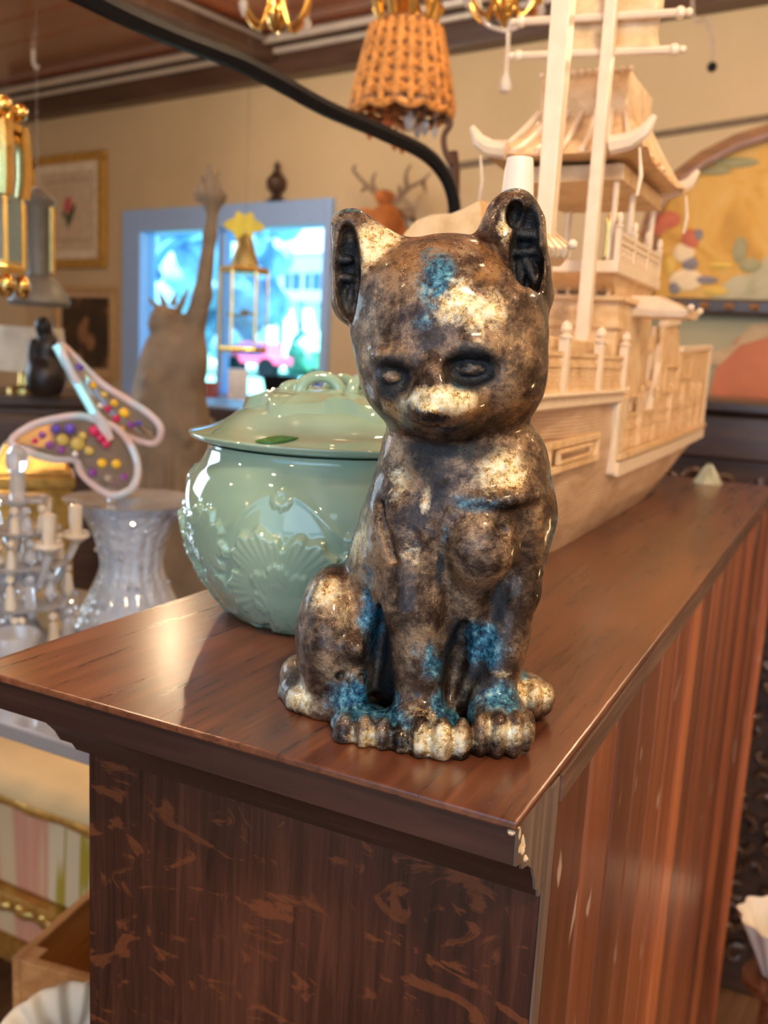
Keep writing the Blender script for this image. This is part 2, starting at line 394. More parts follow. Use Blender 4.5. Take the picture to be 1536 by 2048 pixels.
# cornice swept round the end and the left side (mitred)
def cornice(path):      # path: list of (x, y, ox, oy) outward offsets
    g = G(); n = len(prof)
    for (x, y, ox, oy) in path: g.v += [(x + ox * a, y + oy * a, z) for a, z in prof]
    for i in range(len(path) - 1):
        for j in range(n): g.f.append((i * n + j, i * n + (j + 1) % n, (i + 1) * n + (j + 1) % n, (i + 1) * n + j))
    g.f += [tuple(range(n)), tuple((len(path) - 1) * n + j for j in range(n))[::-1]]; return g
cornice([(-.0014, YF, 0, -1), (XE, YF, -1, -1)]).build('cornice', m_corn, bk, True, angle=25)
cornice([(XE, YF, -1, -1), (XE, YE, -1, 0)]).build('cornice', m_corn, bk, True, angle=25)
g = G().plate([(-.0012, YF - a, z) for a, z in prof], .0014, 0); g.build('cornice_end', m_post, bk, False, label='grey raw-cut end of the cornice')
# corner strip with its chipped raw edge
g = G()
g.box((-.0008, YF, 0), (.0008, .066, TZ - .0048)); g.build('corner_strip', m_post, bk, False, .0015)
g = G(); rr = random.Random(3)
for i in range(13):
    a = i / 12; y = .003 + .012 * a; z = TZ - .006 - .019 * a ** 1.2
    g.ball((-.002 + rr.uniform(-.002, .002), y + rr.uniform(-.002, .002), z + rr.uniform(-.002, .002)), (rr.uniform(.0012, .003), rr.uniform(.0012, .003), rr.uniform(.0015, .004)), 6, 4)
g.build('splinters', simple('raw_wood', (.62, .47, .30), .8, var=.3, scale=200), bk, label='pale splintered wood at the broken cornice corner')
G().box((-.0005, .0665, TZ - .0195), (.0018, 1.385, TZ - .0046)).build('edge_strip', wood('edge_wood', (.04, .018, .012), (.10, .048, .032), (.19, .10, .07), 1, .5, 80, 0), bk, False, .0004)
# beadboards
pm = [plankmat(i, s) for i, s in enumerate((.50, .90, .68, 1.12, 1.5))]
y = .066; i = 0
while y < YE - .03:
    w = min(.0715, YE - .03 - y); g = G(); x1 = 0.0; e = .0048
    cs = [(-.012, y), (-.0095, y + .0010), (x1, y + e), (x1, y + w - e), (-.0095, y + w - .0016), (-.012, y + w - .0006)]
    n = len(cs); g.v = [(a, b, 0) for a, b in cs] + [(a, b, TZ - .0048) for a, b in cs]
    g.f = [tuple(range(n)), tuple(range(n, 2 * n))[::-1]] + [(k, (k + 1) % n, n + (k + 1) % n, n + k) for k in range(n)]
    g.build('plank', pm[(0, 1, 0, 2, 1, 3, 4, 2, 3, 2, 1, 3, 2, 4, 3)[i % 15]], bk, False); y += w; i += 1
G().box((-.012, YE - .03, 0), (.012, YE + .0, TZ - .0048)).build('end_post', pm[4], bk, False, .004)

# ------------------------------------------------------------------ the cat figurine
def cat():
    fr = Fr(870, 1440, pos=on_z(870, 1440)); k = fr.k
    def P(px, py, v): return fr.p(px, py, v * k)
    def S(v): return k * (1 + v * k / fr.dist)
    pts = SDF((-.095, -.075, -.004), (.085, .12, .318), .00118)
    def E(px, py, v, ru, rv, rw, kk=20, rot=0, tilt=0, sub=False):
        s = S(v); pts.ell(P(px, py, v), (ru * s, rv * s, rw * s), kk * s, math.radians(rot), math.radians(tilt), sub)
    def C(a, r0, b, r1, kk=20, sub=False): pts.cap(P(*a), P(*b), r0 * S(a[2]), r1 * S(b[2]), kk * S(a[2]), sub)
    # trunk
    E(872, 1215, 95, 190, 175, 225, 24); E(925, 1010, 10, 172, 120, 170, 50); E(925, 900, 15, 150, 110, 90, 50)
    E(815, 1060, 60, 95, 110, 180, 40, rot=-14); E(905, 1340, 60, 130, 110, 110, 30)
    # haunches
    E(672, 1285, 50, 78, 120, 158, 22, rot=5); E(714, 1296, -52, 27, 30, 28, 22); E(700, 1345, 0, 50, 70, 70, 22)
    E(985, 1290, 95, 52, 95, 110, 18)
    # front legs
    C((822, 1040, -25), 78, (828, 1210, -62), 60, 40); C((828, 1210, -62), 60, (840, 1385, -72), 52, 20)
    C((1044, 1030, -8), 58, (1034, 1180, -40), 44, 40); C((1034, 1180, -40), 42, (984, 1400, -66), 42, 18)
    # breast bulge between the legs, running down to a point
    E(962, 1092, -84, 72, 62, 88, 12); C((948, 1140, -62), 52, (925, 1275, -50), 28, 20)
    E(985, 992, -60, 95, 66, 28, 14, rot=8)                 # fold of the shoulder arching over it
    E(890, 960, -62, 60, 34, 70, 24); C((760, 1010, -70), 8, (790, 1120, -95), 6, 16, True)
    # paws: pads then toes
    E(848, 1440, -95, 72, 70, 50, 24); E(996, 1432, -88, 60, 66, 48, 22); E(722, 1448, -70, 62, 62, 46, 24); E(780, 1462, -92, 50, 40, 40, 20)
    E(1052, 1392, 65, 56, 62, 46, 18)
    for (x, y, v, r, rw, rt) in [(689, 1462, -112, 25, 42, 0), (728, 1466, -124, 22, 42, 0), (766, 1474, -128, 23, 42, 0), (800, 1484, -134, 22, 40, 0),
                             (838, 1482, -150, 25, 50, 0), (882, 1484, -154, 26, 52, 0), (922, 1478, -144, 22, 46, 0),
                             (962, 1462, -130, 20, 42, 0), (996, 1464, -134, 21, 44, 0), (1030, 1462, -126, 21, 44, 0), (1054, 1454, -108, 16, 36, 0),
                             (1036, 1400, 20, 18, 34, 0), (1066, 1398, 18, 19, 34, 0), (1092, 1396, 34, 18, 32, 0)]:
        if v < -50: y += 8; v -= 14; rw += 8
        E(x, y, v, r, 30, rw, 7, rot=rt)
    for (x, v) in [(709, -142), (747, -150), (784, -158), (819, -168), (860, -184), (903, -182), (944, -166), (979, -162), (1013, -160), (1044, -138)]:
        C((x, 1452, v - 14), 4, (x, 1515, v - 12), 7, 9, True)
    # tail wrapped round the left
    T = [(660, 1325, 190), (605, 1352, 130), (600, 1386, 70), (612, 1408, 14), (650, 1410, -24), (700, 1393, -48), (742, 1362, -66)]
    R = [42, 44, 43, 40, 36, 32, 26]
    for i in range(len(T) - 1): C(T[i], R[i], T[i + 1], R[i + 1], 9)
    C((600, 1352, -6), 5, (722, 1350, -92), 8, 12, True)
    # valleys: haunch to foreleg, between the forelegs, under the jaw
    E(757, 1300, -50, 20, 55, 110, 14, rot=-4, sub=True); C((735, 1190, -30), 6, (762, 1390, -90), 18, 20, True)
    C((880, 1100, -130), 11, (893, 1260, -118), 16, 12, True); E(914, 1335, -85, 26, 60, 100, 12, rot=-6, sub=True)
    C((1012, 1140, -92), 13, (950, 1330, -88), 24, 12, True)
    
    C((1006, 1062, -118), 9, (990, 1020, -132), 8, 10, True); C((990, 1020, -132), 8, (925, 1020, -138), 8, 10, True)
    # head: skull, cheeks, muzzle, chin
    E(896, 650, -15, 184, 160, 164, 18); E(818, 738, -60, 80, 92, 100, 40); E(982, 735, -50, 98, 110, 108, 40)
    E(884, 806, -140, 80, 62, 50, 24, rot=6); E(884, 842, -105, 66, 48, 36, 24); E(905, 760, -10, 165, 140, 112, 40)
    E(876, 758, -160, 30, 34, 60, 30, tilt=-20)                      # bridge of the nose
    E(858, 824, -194, 20, 15, 13, 8)                                # nose tip
    E(848, 836, -158, 26, 20, 17, 12); E(896, 840, -158, 26, 20, 17, 12)
    C((872, 828, -196), 3, (875, 858, -160), 4, 7, True); C((838, 856, -165), 3, (910, 860, -160), 4, 8, True)
    # brow and eyes
    E(782, 752, -168, 42, 42, 30, 14, rot=-10, sub=True); E(944, 738, -170, 54, 44, 34, 13, rot=4, sub=True)
    E(780, 753, -130, 24, 20, 17, 6, rot=-10); E(941, 738, -132, 33, 20, 15, 6, rot=4)
    E(945, 692, -150, 52, 30, 18, 26); E(785, 712, -140, 40, 30, 16, 26)
    C((868, 640, -200), 9, (872, 700, -198), 6, 40, True)
    # ears
    C((792, 590, -20), 72, (712, 462, -4), 26, 12); C((752, 590, -10), 70, (700, 462, 0), 36, 12); C((715, 600, 0), 50, (694, 455, 0), 30, 10)
    C((800, 520, -10), 40, (715, 452, 0), 22, 24)
    E(693, 545, -52, 27, 62, 98, 6, rot=5, sub=True); E(696, 490, -46, 14, 44, 40, 5, rot=8, sub=True)
    C((985, 590, -20), 75, (1015, 432, -6), 34, 12); C((1040, 590, 0), 62, (1030, 425, 0), 42, 12); C((1048, 600, 5), 46, (1046, 450, 0), 42, 10); C((975, 520, -10), 34, (1002, 440, -4), 26, 26)
    E(1049, 505, -56, 27, 64, 98, 6, rot=-7, sub=True); E(1030, 428, -44, 17, 40, 26, 5, sub=True); E(1058, 560, -40, 22, 50, 60, 6, rot=-14, sub=True)
    E(1052, 470, -8, 22, 14, 10, 6); E(1050, 505, -6, 24, 14, 9, 6, rot=10); E(1062, 545, -4, 10, 14, 34, 6, rot=30); E(1040, 545, 2, 8, 12, 30, 5, rot=10)
    E(690, 520, -4, 18, 14, 9, 6); E(694, 556, -4, 20, 14, 9, 6, rot=-8); E(700, 600, -2, 9, 12, 30, 6, rot=-10)
    pts.cut_below(.0)
    V, Fq = pts.mesh()
    V = V + 0  # light hand-made lumpiness
    n = (nz(V, 160) * .00035 + nz(V, 420, 3) * .00022)
    cen = np.array([0, .02, 0]); d = V - cen; d[:, 2] = 0; d /= np.linalg.norm(d, axis=1)[:, None] + 1e-6
    V = V + d * n[:, None] * (V[:, 2] > .004)[:, None]
    # patina masks: spots of teal, gold and near-black, the last mostly in recesses
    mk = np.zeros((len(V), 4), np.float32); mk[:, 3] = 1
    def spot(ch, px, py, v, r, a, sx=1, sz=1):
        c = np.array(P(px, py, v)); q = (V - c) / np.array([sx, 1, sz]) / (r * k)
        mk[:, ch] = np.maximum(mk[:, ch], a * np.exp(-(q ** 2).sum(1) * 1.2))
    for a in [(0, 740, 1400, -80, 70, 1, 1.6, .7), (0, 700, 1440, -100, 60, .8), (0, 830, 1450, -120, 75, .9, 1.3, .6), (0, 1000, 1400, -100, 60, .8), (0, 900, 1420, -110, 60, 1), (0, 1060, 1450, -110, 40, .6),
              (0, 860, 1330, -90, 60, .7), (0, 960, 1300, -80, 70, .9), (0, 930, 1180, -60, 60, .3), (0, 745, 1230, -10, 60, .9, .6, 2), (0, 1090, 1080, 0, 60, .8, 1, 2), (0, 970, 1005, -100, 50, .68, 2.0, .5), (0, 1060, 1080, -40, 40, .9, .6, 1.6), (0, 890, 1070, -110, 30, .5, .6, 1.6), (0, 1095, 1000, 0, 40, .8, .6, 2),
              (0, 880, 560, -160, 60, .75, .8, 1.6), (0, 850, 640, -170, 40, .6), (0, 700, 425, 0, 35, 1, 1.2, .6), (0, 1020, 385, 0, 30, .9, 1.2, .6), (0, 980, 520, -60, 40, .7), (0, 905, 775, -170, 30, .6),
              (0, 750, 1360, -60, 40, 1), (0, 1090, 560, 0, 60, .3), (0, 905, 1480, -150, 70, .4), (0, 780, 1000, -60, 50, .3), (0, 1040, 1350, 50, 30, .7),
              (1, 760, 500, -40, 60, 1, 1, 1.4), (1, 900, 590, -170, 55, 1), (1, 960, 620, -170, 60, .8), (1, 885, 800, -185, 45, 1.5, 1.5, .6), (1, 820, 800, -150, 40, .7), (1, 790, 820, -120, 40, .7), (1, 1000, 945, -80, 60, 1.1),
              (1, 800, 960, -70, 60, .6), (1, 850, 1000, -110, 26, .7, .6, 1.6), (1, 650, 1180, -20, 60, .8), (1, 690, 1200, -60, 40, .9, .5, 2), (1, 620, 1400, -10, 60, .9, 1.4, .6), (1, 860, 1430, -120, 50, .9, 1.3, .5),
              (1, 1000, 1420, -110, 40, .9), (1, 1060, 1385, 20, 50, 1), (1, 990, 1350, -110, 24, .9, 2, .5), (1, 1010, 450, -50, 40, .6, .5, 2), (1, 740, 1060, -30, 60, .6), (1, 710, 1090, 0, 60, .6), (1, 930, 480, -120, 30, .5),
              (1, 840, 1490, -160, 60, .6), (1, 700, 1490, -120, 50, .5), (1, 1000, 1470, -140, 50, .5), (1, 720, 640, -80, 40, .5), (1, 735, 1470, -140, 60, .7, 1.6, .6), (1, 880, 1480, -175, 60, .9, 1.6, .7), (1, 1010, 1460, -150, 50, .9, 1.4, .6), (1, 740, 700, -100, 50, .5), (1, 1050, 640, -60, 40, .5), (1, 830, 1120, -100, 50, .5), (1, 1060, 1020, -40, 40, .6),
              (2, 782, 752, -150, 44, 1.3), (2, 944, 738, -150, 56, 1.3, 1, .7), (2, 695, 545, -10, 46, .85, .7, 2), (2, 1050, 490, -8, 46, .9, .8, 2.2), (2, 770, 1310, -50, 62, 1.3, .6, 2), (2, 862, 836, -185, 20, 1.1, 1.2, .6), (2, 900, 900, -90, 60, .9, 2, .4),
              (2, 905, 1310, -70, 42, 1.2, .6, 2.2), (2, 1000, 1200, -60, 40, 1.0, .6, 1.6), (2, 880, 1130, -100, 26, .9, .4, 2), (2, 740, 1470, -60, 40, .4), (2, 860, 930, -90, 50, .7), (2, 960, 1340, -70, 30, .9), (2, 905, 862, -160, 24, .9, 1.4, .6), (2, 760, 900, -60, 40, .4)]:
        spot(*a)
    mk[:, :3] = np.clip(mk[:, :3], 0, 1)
    # lids stay metal inside the dark sockets
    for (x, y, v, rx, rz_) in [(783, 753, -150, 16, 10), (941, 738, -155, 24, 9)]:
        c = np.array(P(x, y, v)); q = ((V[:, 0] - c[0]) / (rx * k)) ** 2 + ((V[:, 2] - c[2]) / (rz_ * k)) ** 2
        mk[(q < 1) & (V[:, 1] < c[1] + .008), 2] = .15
    m = Mt('patinated_bronze', (.2, .13, .08), .35, .6); vo = m.coord()
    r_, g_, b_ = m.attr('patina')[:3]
    n1 = m.noise(vo, 38, 8, .75, .15); n2 = m.noise(vo, 230, 6, .75, .1); n3 = m.noise(vo, 20, 7, .7, .3); n4 = m.noise(vo, 70, 8, .78, .2)
    base = m.ramp(n1, [(.36, (.010, .007, .006)), (.46, (.060, .038, .027)), (.52, (.16, .11, .075)), (.59, (.36, .25, .155)), (.68, (.10, .062, .04))])
    base = m.mix(m.ramp(n3, [(.56, (0, 0, 0)), (.66, (.6, .6, .6))]), base, (.40, .21, .07))
    thr = lambda a, n, lo, hi: m.ramp(m.math('ADD', m.math('MULTIPLY', a, .5), m.math('MULTIPLY', n, .95)), [(lo, (0, 0, 0)), (hi, (1, 1, 1))])
    c = m.mix(thr(g_, n4, .68, .86), base, m.ramp(n2, [(.34, (.34, .19, .06)), (.46, (.78, .58, .28)), (.56, (.92, .84, .62)), (.68, (.80, .88, .80))]))
    c = m.mix(thr(r_, n1, .66, .80), c, m.ramp(n2, [(.36, (.002, .012, .03)), (.47, (.008, .07, .14)), (.56, (.05, .24, .36)), (.64, (.30, .50, .52)), (.74, (.75, .75, .6))]))
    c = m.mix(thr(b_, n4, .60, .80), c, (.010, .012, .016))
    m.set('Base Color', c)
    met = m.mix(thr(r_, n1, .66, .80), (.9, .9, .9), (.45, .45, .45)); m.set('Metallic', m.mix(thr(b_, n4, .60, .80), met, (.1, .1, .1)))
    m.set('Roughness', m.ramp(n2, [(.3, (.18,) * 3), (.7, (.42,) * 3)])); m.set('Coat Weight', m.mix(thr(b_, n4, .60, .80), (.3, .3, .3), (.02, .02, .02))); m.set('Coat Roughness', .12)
    pit = m.ramp(m.voro(vo, 420), [(.0, (0, 0, 0)), (.20, (1, 1, 1))]); mask = m.ramp(m.noise(vo, 50, 2), [(.5, (0, 0, 0)), (.56, (1, 1, 1))])
    pits = m.mix(mask, (1, 1, 1), pit); hgt = m.math('ADD', m.math('MULTIPLY', n2, .9), m.math('ADD', m.math('MULTIPLY', pits, .5), m.math('MULTIPLY', n1, .9)))
    m.bump(hgt, .7, .0018)
    th = thing('cat_figurine', 'bronze and teal figurine of a seated kitten at the near corner of the bookcase', 'figurine', fr.o, fr.rz)
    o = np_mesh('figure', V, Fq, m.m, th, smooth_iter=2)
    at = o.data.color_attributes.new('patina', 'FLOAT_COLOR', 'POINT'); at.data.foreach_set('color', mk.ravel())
cat()

# ------------------------------------------------------------------ lidded celadon jar
def jar():
    fr = Fr(645, 1222, pos=on_z(645, 1222)); k = fr.k
    th = thing('lidded_jar', 'pale green glazed lidded jar with raised lotus flowers, behind the cat figurine', 'jar', fr.o, fr.rz)
    m = Mt('celadon_glaze', (.27, .42, .31), .045); v = m.coord(); n = m.noise(v, 14, 3)
    m.set('Base Color', m.ramp(n, [(.3, (.235, .37, .27)), (.7, (.33, .47, .355))])); m.set('Coat Weight', .6); m.set('Coat Roughness', .02); m.set('IOR', 1.55)
    Z = lambda py: fr.p(645, py)[2]
    pr = [(148, 1222), (164, 1221), (178, 1214), (200, 1192), (228, 1155), (252, 1110), (267, 1068), (273, 1025), (269, 982), (256, 945), (240, 920), (232, 900), (234, 890)]
    P = [(r * k, Z(y) - Z(1222)) for r, y in pr]; P = [(float(p[0]), float(p[1])) for p in [(q.x, q.z) for q in spline([(a, 0, b) for a, b in P], 9)]]
    zc = Z(1125) - Z(1222); zb = Z(958) - Z(1222); th0 = -PI / 2 - .29
    def petal(a, b, R, n, ph0, h):
        rho = math.hypot(a, b) / R; ph = math.atan2(b, a) + ph0
        e = .62 + .38 * abs(math.cos(n * ph / 2)) ** .45 + .04 * math.sin(n * 4 * ph)
        if rho > e: return 0
        q = min(1, (e - rho) / .07); return h * (q * (.55 + .45 * rho) + .10 * math.sin(n * 9 * ph) * rho * q)
    def relief(t, z, r):
        best = 0
        for j in range(5):
            tc = th0 + j * 2 * PI / 5; d = (t - tc + PI) % (2 * PI) - PI; a = d * .265 * k * 1000
            b = (z - zc)
            if abs(a) > .075: continue
            bb = b * (1 if b > 0 else .8)
            best = max(best, petal(a, bb, .047, 5, .4, .0050), petal(a, bb + .004, .026, 7, 1.1, .0062) * .9 if rho_ok(a, bb) else 0)
            ring = math.hypot(a, b * .92); best = max(best, .0016 * math.exp(-((ring - .058 - .004 * math.sin(5 * math.atan2(b, a))) / .0022) ** 2))
            rb = math.hypot(a, z - zb)
            if rb < .0075: best = max(best, .0022 + .0006 * math.cos(rb * 1500))
        # lotus leaves between the medallions
        for j in range(5):
            tc = th0 + (j + .5) * 2 * PI / 5; d = (t - tc + PI) % (2 * PI) - PI; a = d * .265 * k * 1000
            if abs(a) > .05: continue
            for (zz, R) in ((zc + .028, .026), (zc - .022, .030)):
                best = max(best, petal(a, z - zz, R, 9, .2, .0034))
        return best
    def rho_ok(a, b): return math.hypot(a, b) < .03
    G().lathe(P, n=560, fn=relief).build('body', m.m, th, angle=80)
    B = lambda py: Z(py) - Z(1222)
    lp = [(224, 889), (246, 884), (262, 879), (268, 873), (268, 869), (262, 867), (240, 862), (218, 855), (204, 848), (190, 838), (172, 824), (146, 811), (110, 800), (60, 793), (10, 790)]
    LP = [(float(q.x), float(q.z)) for q in spline([(r * k, 0, B(y)) for r, y in lp], 4)]
    lid = G().lathe(LP, n=96).build('lid', m.m, th, angle=60)
    # scalloped lotus leaf lying over the dome, with a rolled edge and veins
    g = G(); rows = 16; cols = 168
    def domez(r):
        for (a, za), (b, zb_) in zip(LP[:-1], LP[1:]):
            if za > B(869.5) - 1e-5 and b <= r <= a: return za + (zb_ - za) * (a - r) / max(1e-9, a - b)
        return LP[-1][1]
    for i in range(rows + 1):
        for j in range(cols):
            t = 2 * PI * j / cols; Re = (166 + 13 * math.cos(6 * t) + 6 * math.sin(11 * t + 1)) * k; r = max(.004, Re * i / rows)
            up = .0055 - (.0105 if i == rows else (0.0 if i < rows - 1 else -.0012)); vein = .0011 * max(0, math.cos(12 * t)) ** 8 * (i / rows)
            wav = .0014 * math.sin(5 * t + 9 * i / rows)
            g.v.append((r * math.cos(t), r * math.sin(t), domez(r) + up + vein + wav * (i / rows)))
    for i in range(rows):
        for j in range(cols): g.f.append((i * cols + j, i * cols + (j + 1) % cols, (i + 1) * cols + (j + 1) % cols, (i + 1) * cols + j))
    g.build('lotus_leaf', m.m, lid, angle=80)
    top = domez(.01) + .004
    for (cx, cy, r, hgt, a) in [(-22, -30, 38, 32, .1), (52, -22, 28, 30, 1.0), (20, 30, 36, 28, 2.4), (-70, 12, 24, 12, .6)]:
        pts = []
        for i in range(15):
            t = PI * i / 14; pts.append(((cx + r * math.cos(t) * math.cos(a)) * k, (cy + r * math.cos(t) * math.sin(a)) * k, top - .002 + hgt * k * math.sin(t)))
        G().tube(pts, [(.0052 - .0012 * math.sin(PI * i / 14)) for i in range(15)], 12).build('stem_loop', m.m, lid)
    gb = G(); rr = random.Random(5)
    for i in range(14):
        a = 2 * PI * i / 14; gb.ball((62 * k * math.cos(a), 50 * k * math.sin(a), top - .001), (.0042, .0042, .003), 10, 6)
    gb.build('bead', m.m, lid)
    # small green leaf-shaped plate lying on the brim
    up_, dn = [], []
    def brim(x, y):
        r = math.hypot(x, y); pr_ = [(q[0], q[1]) for q in LP if q[1] > B(869.5) - 1e-5]; pr_.sort(); return float(np.interp(r, [a for a, b in pr_], [b for a, b in pr_])) + .0006
    zb_ = B(865)
    for _ in range(8):
        c = on_z(553, 880, float(fr.o[2]) + zb_) - fr.o; cx, cy = float(np.dot(c, fr.r)), float(np.dot(c, fr.h)); zb_ = .5 * zb_ + .5 * brim(cx, cy)
    for i in range(15):
        u = i / 14; x = (-35 + 72 * u) * k; w = 17 * k * math.sin(PI * u ** .8); yy = cy + .10 * x
        for L_, s1 in ((up_, 1), (dn, -1)): L_.append((cx + x, yy + s1 * w, brim(cx + x, yy + s1 * w)))
    ml = simple('leaf_green', (.02, .14, .015), .25, var=.5, scale=140)
    g = G().plate(up_ + dn[::-1][1:-1], .0007, 2); g.build('brim_leaf', ml, lid, label='small dark green leaf on the brim')
jar()

# ------------------------------------------------------------------ ivory-coloured model ship
def book_y(px, py, Y):
    r = RB.T @ ray(px, py); return np.array([0, 0, CAM[2]]) + r * (Y / r[1])
def ship():
    OX, OY = -.30, .90
    m = Mt('carved_bone', (.86, .70, .46), .42); v = m.coord(); n = m.noise(v, 45, 5, .6)
    m.set('Base Color', m.ramp(n, [(.3, (.60, .38, .17)), (.5, (.78, .54, .29)), (.7, (.86, .66, .42))])); m.set('Subsurface Weight', .08); m.set('Subsurface Radius', (.01, .006, .003))
    m.bump(m.noise(m.coord((1, 1, 1)), 220, 3), .25, .001); iv = m.m
    mw = simple('pale_bone', (.86, .70, .52), .35, var=.08, scale=60)
    mh = Mt('hull_bone', (.7, .5, .34), .4); v = mh.coord((1, .5, 1.6)); n = mh.noise(v, 22, 6, .65, .8)
    mh.set('Base Color', mh.ramp(n, [(.3, (.42, .26, .15)), (.5, (.62, .42, .27)), (.7, (.74, .55, .38))])); mh.bump(mh.wave(mh.coord((.3, .3, 1)), 90, 1, 1, d='Z'), .4, .0015)
    s_ = thing('model_ship', 'large carved ivory-coloured model ship with pavilion, masts and railings on the bookcase', 'ship', b2w(OX, OY, TZ), ALPHA)
    X = lambda px, py, bx=-.24: tuple(float(q) for q in (book_x(px, py, bx) - np.array([OX, OY, TZ])))
    Yp = lambda px, py, by: tuple(float(q) for q in (book_y(px, py, by) - np.array([OX, OY, TZ])))
    XS = .06
    # hull: stations along y
    g = G(); ns = 26; rows = 11
    def belt(y):       # lower edge of the planked side, rising to the stern
        Y = y + OY; return .077 if Y > 1.064 else .155
    for i in range(ns):
        u = i / (ns - 1); Y = .735 + u * (1.775 - .735); y = Y - OY
        keel = .0 + .085 * max(0, (Y - 1.42) / .355) ** 1.8 + .10 * max(0, (.90 - Y) / .165) ** 1.7
        top = (.158 if Y < 1.066 else .083 + .0 * (Y - 1.066)) + .0
        half = .06 * (1 - .55 * max(0, (.92 - Y) / .185) ** 2) * (1 - .12 * max(0, (Y - 1.5) / .275) ** 2)
        hk = .036 * (1 - .8 * max(0, (.95 - Y) / .215)) * (1 - .75 * max(0, (Y - 1.35) / .425))
        for j in range(rows):
            w = j / (rows - 1); x = hk + (half - hk) * (1 - (1 - w) ** 2.1); z = keel + (top - keel) * w
            g.v.append((x, y, z))
        for j in range(rows): q = g.v[-rows * 1 - 0 + 0] if False else None
    n1 = len(g.v)
    g.v += [(-x, y, z) for (x, y, z) in g.v[:n1]]
    for i in range(ns - 1):
        for j in range(rows - 1):
            a, b = i * rows + j, (i + 1) * rows + j
            g.f += [(a, b, b + 1, a + 1), (n1 + a, n1 + a + 1, n1 + b + 1, n1 + b)]
        a, b = i * rows, (i + 1) * rows; g.f += [(a, n1 + a, n1 + b, b), (a + rows - 1, b + rows - 1, n1 + b + rows - 1, n1 + a + rows - 1)]
    for i in (0, ns - 1): g.f.append(tuple(range(i * rows, i * rows + rows)) + tuple(range(n1 + i * rows, n1 + i * rows + rows))[::-1])
    g.build('hull', mh, s_) if False else g.build('hull', mh.m, s_, angle=35)
    # framed port panel on the hull side, and its carving
    def frame(y0, y1, z0, z1, x, w, t, name='panel_frame', mat=None):
        g = G(); g.box((x, y0, z0), (x + t, y1, z0 + w)); g.box((x, y0, z1 - w), (x + t, y1, z1)); g.box((x, y0, z0 + w), (x + t, y0 + w, z1 - w)); g.box((x, y1 - w, z0 + w), (x + t, y1, z1 - w)); return g.build(name, mat or iv, s_, False, .001)
    yl = X(1100, 860)[1]; frame(yl, X(1200, 860)[1], X(1150, 935)[2], X(1150, 875)[2], XS - .004, .007, .006)
    frame(yl + .03, X(1180, 900)[1], X(1150, 920)[2], X(1150, 892)[2], XS - .002, .004, .005)
    # white belts: along the upper side, down the step, along the lower side
    za, zb = X(1160, 812)[2], X(1160, 790)[2]; ys = X(1232, 800)[1]; zc_, zd = .0745, .098
    G().box((XS - .012, -.17, za), (XS + .006, ys + .012, zb)).build('belt_rail', mw, s_, False, .002)
    G().box((XS - .012, -.17, zb), (XS + .010, ys + .014, zb + .004)).build('belt_rail', mw, s_, False, .0015)
    G().box((XS - .012, ys - .004, zc_), (XS + .0055, ys + .012, za)).build('belt_rail', mw, s_, False, .002)
    g = G(); pts = [(XS + .002 - .007 * (i / 8) ** 2, ys + .006 + i * (.855 - ys - .006) / 8, (zc_ + zd) / 2 - .006 + .004 * (i / 8) ** 2) for i in range(9)]
    for a, b in zip(pts[:-1], pts[1:]): g.bar(a, b, .014, .016)
    g.build('belt_rail', mw, s_, False)
    g = G()
    for a, b in zip(pts[:-1], pts[1:]): g.bar((a[0] + .004, a[1], a[2] + .014), (b[0] + .004, b[1], b[2] + .014), .010, .006)
    g.build('belt_rail', iv, s_, False)
    # upper deck railing: lattice panels and knobbed posts
    yy = [-.16, X(1118, 785)[1], X(1188, 785)[1], X(1238, 785)[1]]; z0 = zb + .004; z1 = X(1150, 705)[2]; zt = X(1150, 680)[2]
    def post(x, y, z0, z1, w=.009, mat=None):
        g = G(); g.box((x - w / 2, y - w / 2, z0), (x + w / 2, y + w / 2, z1)); g.lathe([(.001, 0), (w * .75, .001), (w * .8, .003), (w * .35, .005), (w * .62, .009), (w * .5, .014), (.0008, .017)], (x, y, z1 - .001), 12)
        return g.build('post', mat or mw, s_, angle=30)
    def panel(y0, y1, z0, z1, x, nx=7, nz_=5, mat=None, ax='y'):
        g = G(); w = .0022
        T = (lambda a, b, c: (a, b, c)) if ax == 'y' else (lambda a, b, c: (b, a, c))
        def bx(a0, a1, c0, c1, t=.003):
            p, q = T(x - t, a0, c0), T(x + t, a1, c1); g.box(tuple(min(i, j) for i, j in zip(p, q)), tuple(max(i, j) for i, j in zip(p, q)))
        bx(y0, y1, z0, z0 + .004); bx(y0, y1, z1 - .004, z1); bx(y0, y1, z0 + (z1 - z0) * .62, z0 + (z1 - z0) * .62 + .004)
        for i in range(nx + 1): yv = y0 + (y1 - y0) * i / nx; bx(yv - w / 2, yv + w / 2, z0, z0 + (z1 - z0) * .64, .0018)
        for i in range(nz_): zv = z0 + (z1 - z0) * .62 * i / nz_; bx(y0, y1, zv, zv + w, .0018)
        bx(y0, y1, z0, z1, .0008); return g.build('rail_panel', mat or iv, s_, False)
    for a, b in zip(yy[:-1], yy[1:]): panel(a + .006, b - .006, z0, z1, XS)
    for y in yy[1:]: post(XS + .002, y, z0, zt)
    # cabin behind the railing
    cy0 = 1.045 - OY; cx0, cx1 = -.075, XS - .012
    G().box((cx0, -.13, .157), (cx1, cy0 + .15, X(1180, 705)[2] + .012)).build('cabin', iv, s_, False, .002)
    ztop = Yp(1180, 590, 1.045)[2]
    G().box((cx0 + .006, cy0, .157), (cx1 + .006, cy0 + .19, ztop)).build('cabin', iv, s_, False, .002)
    zm = Yp(1180, 655, 1.045)[2]
    G().box((cx0, cy0 - .006, zm), (cx1 + .01, cy0 + .02, zm + .007)).build('moulding', iv, s_, False, .001)
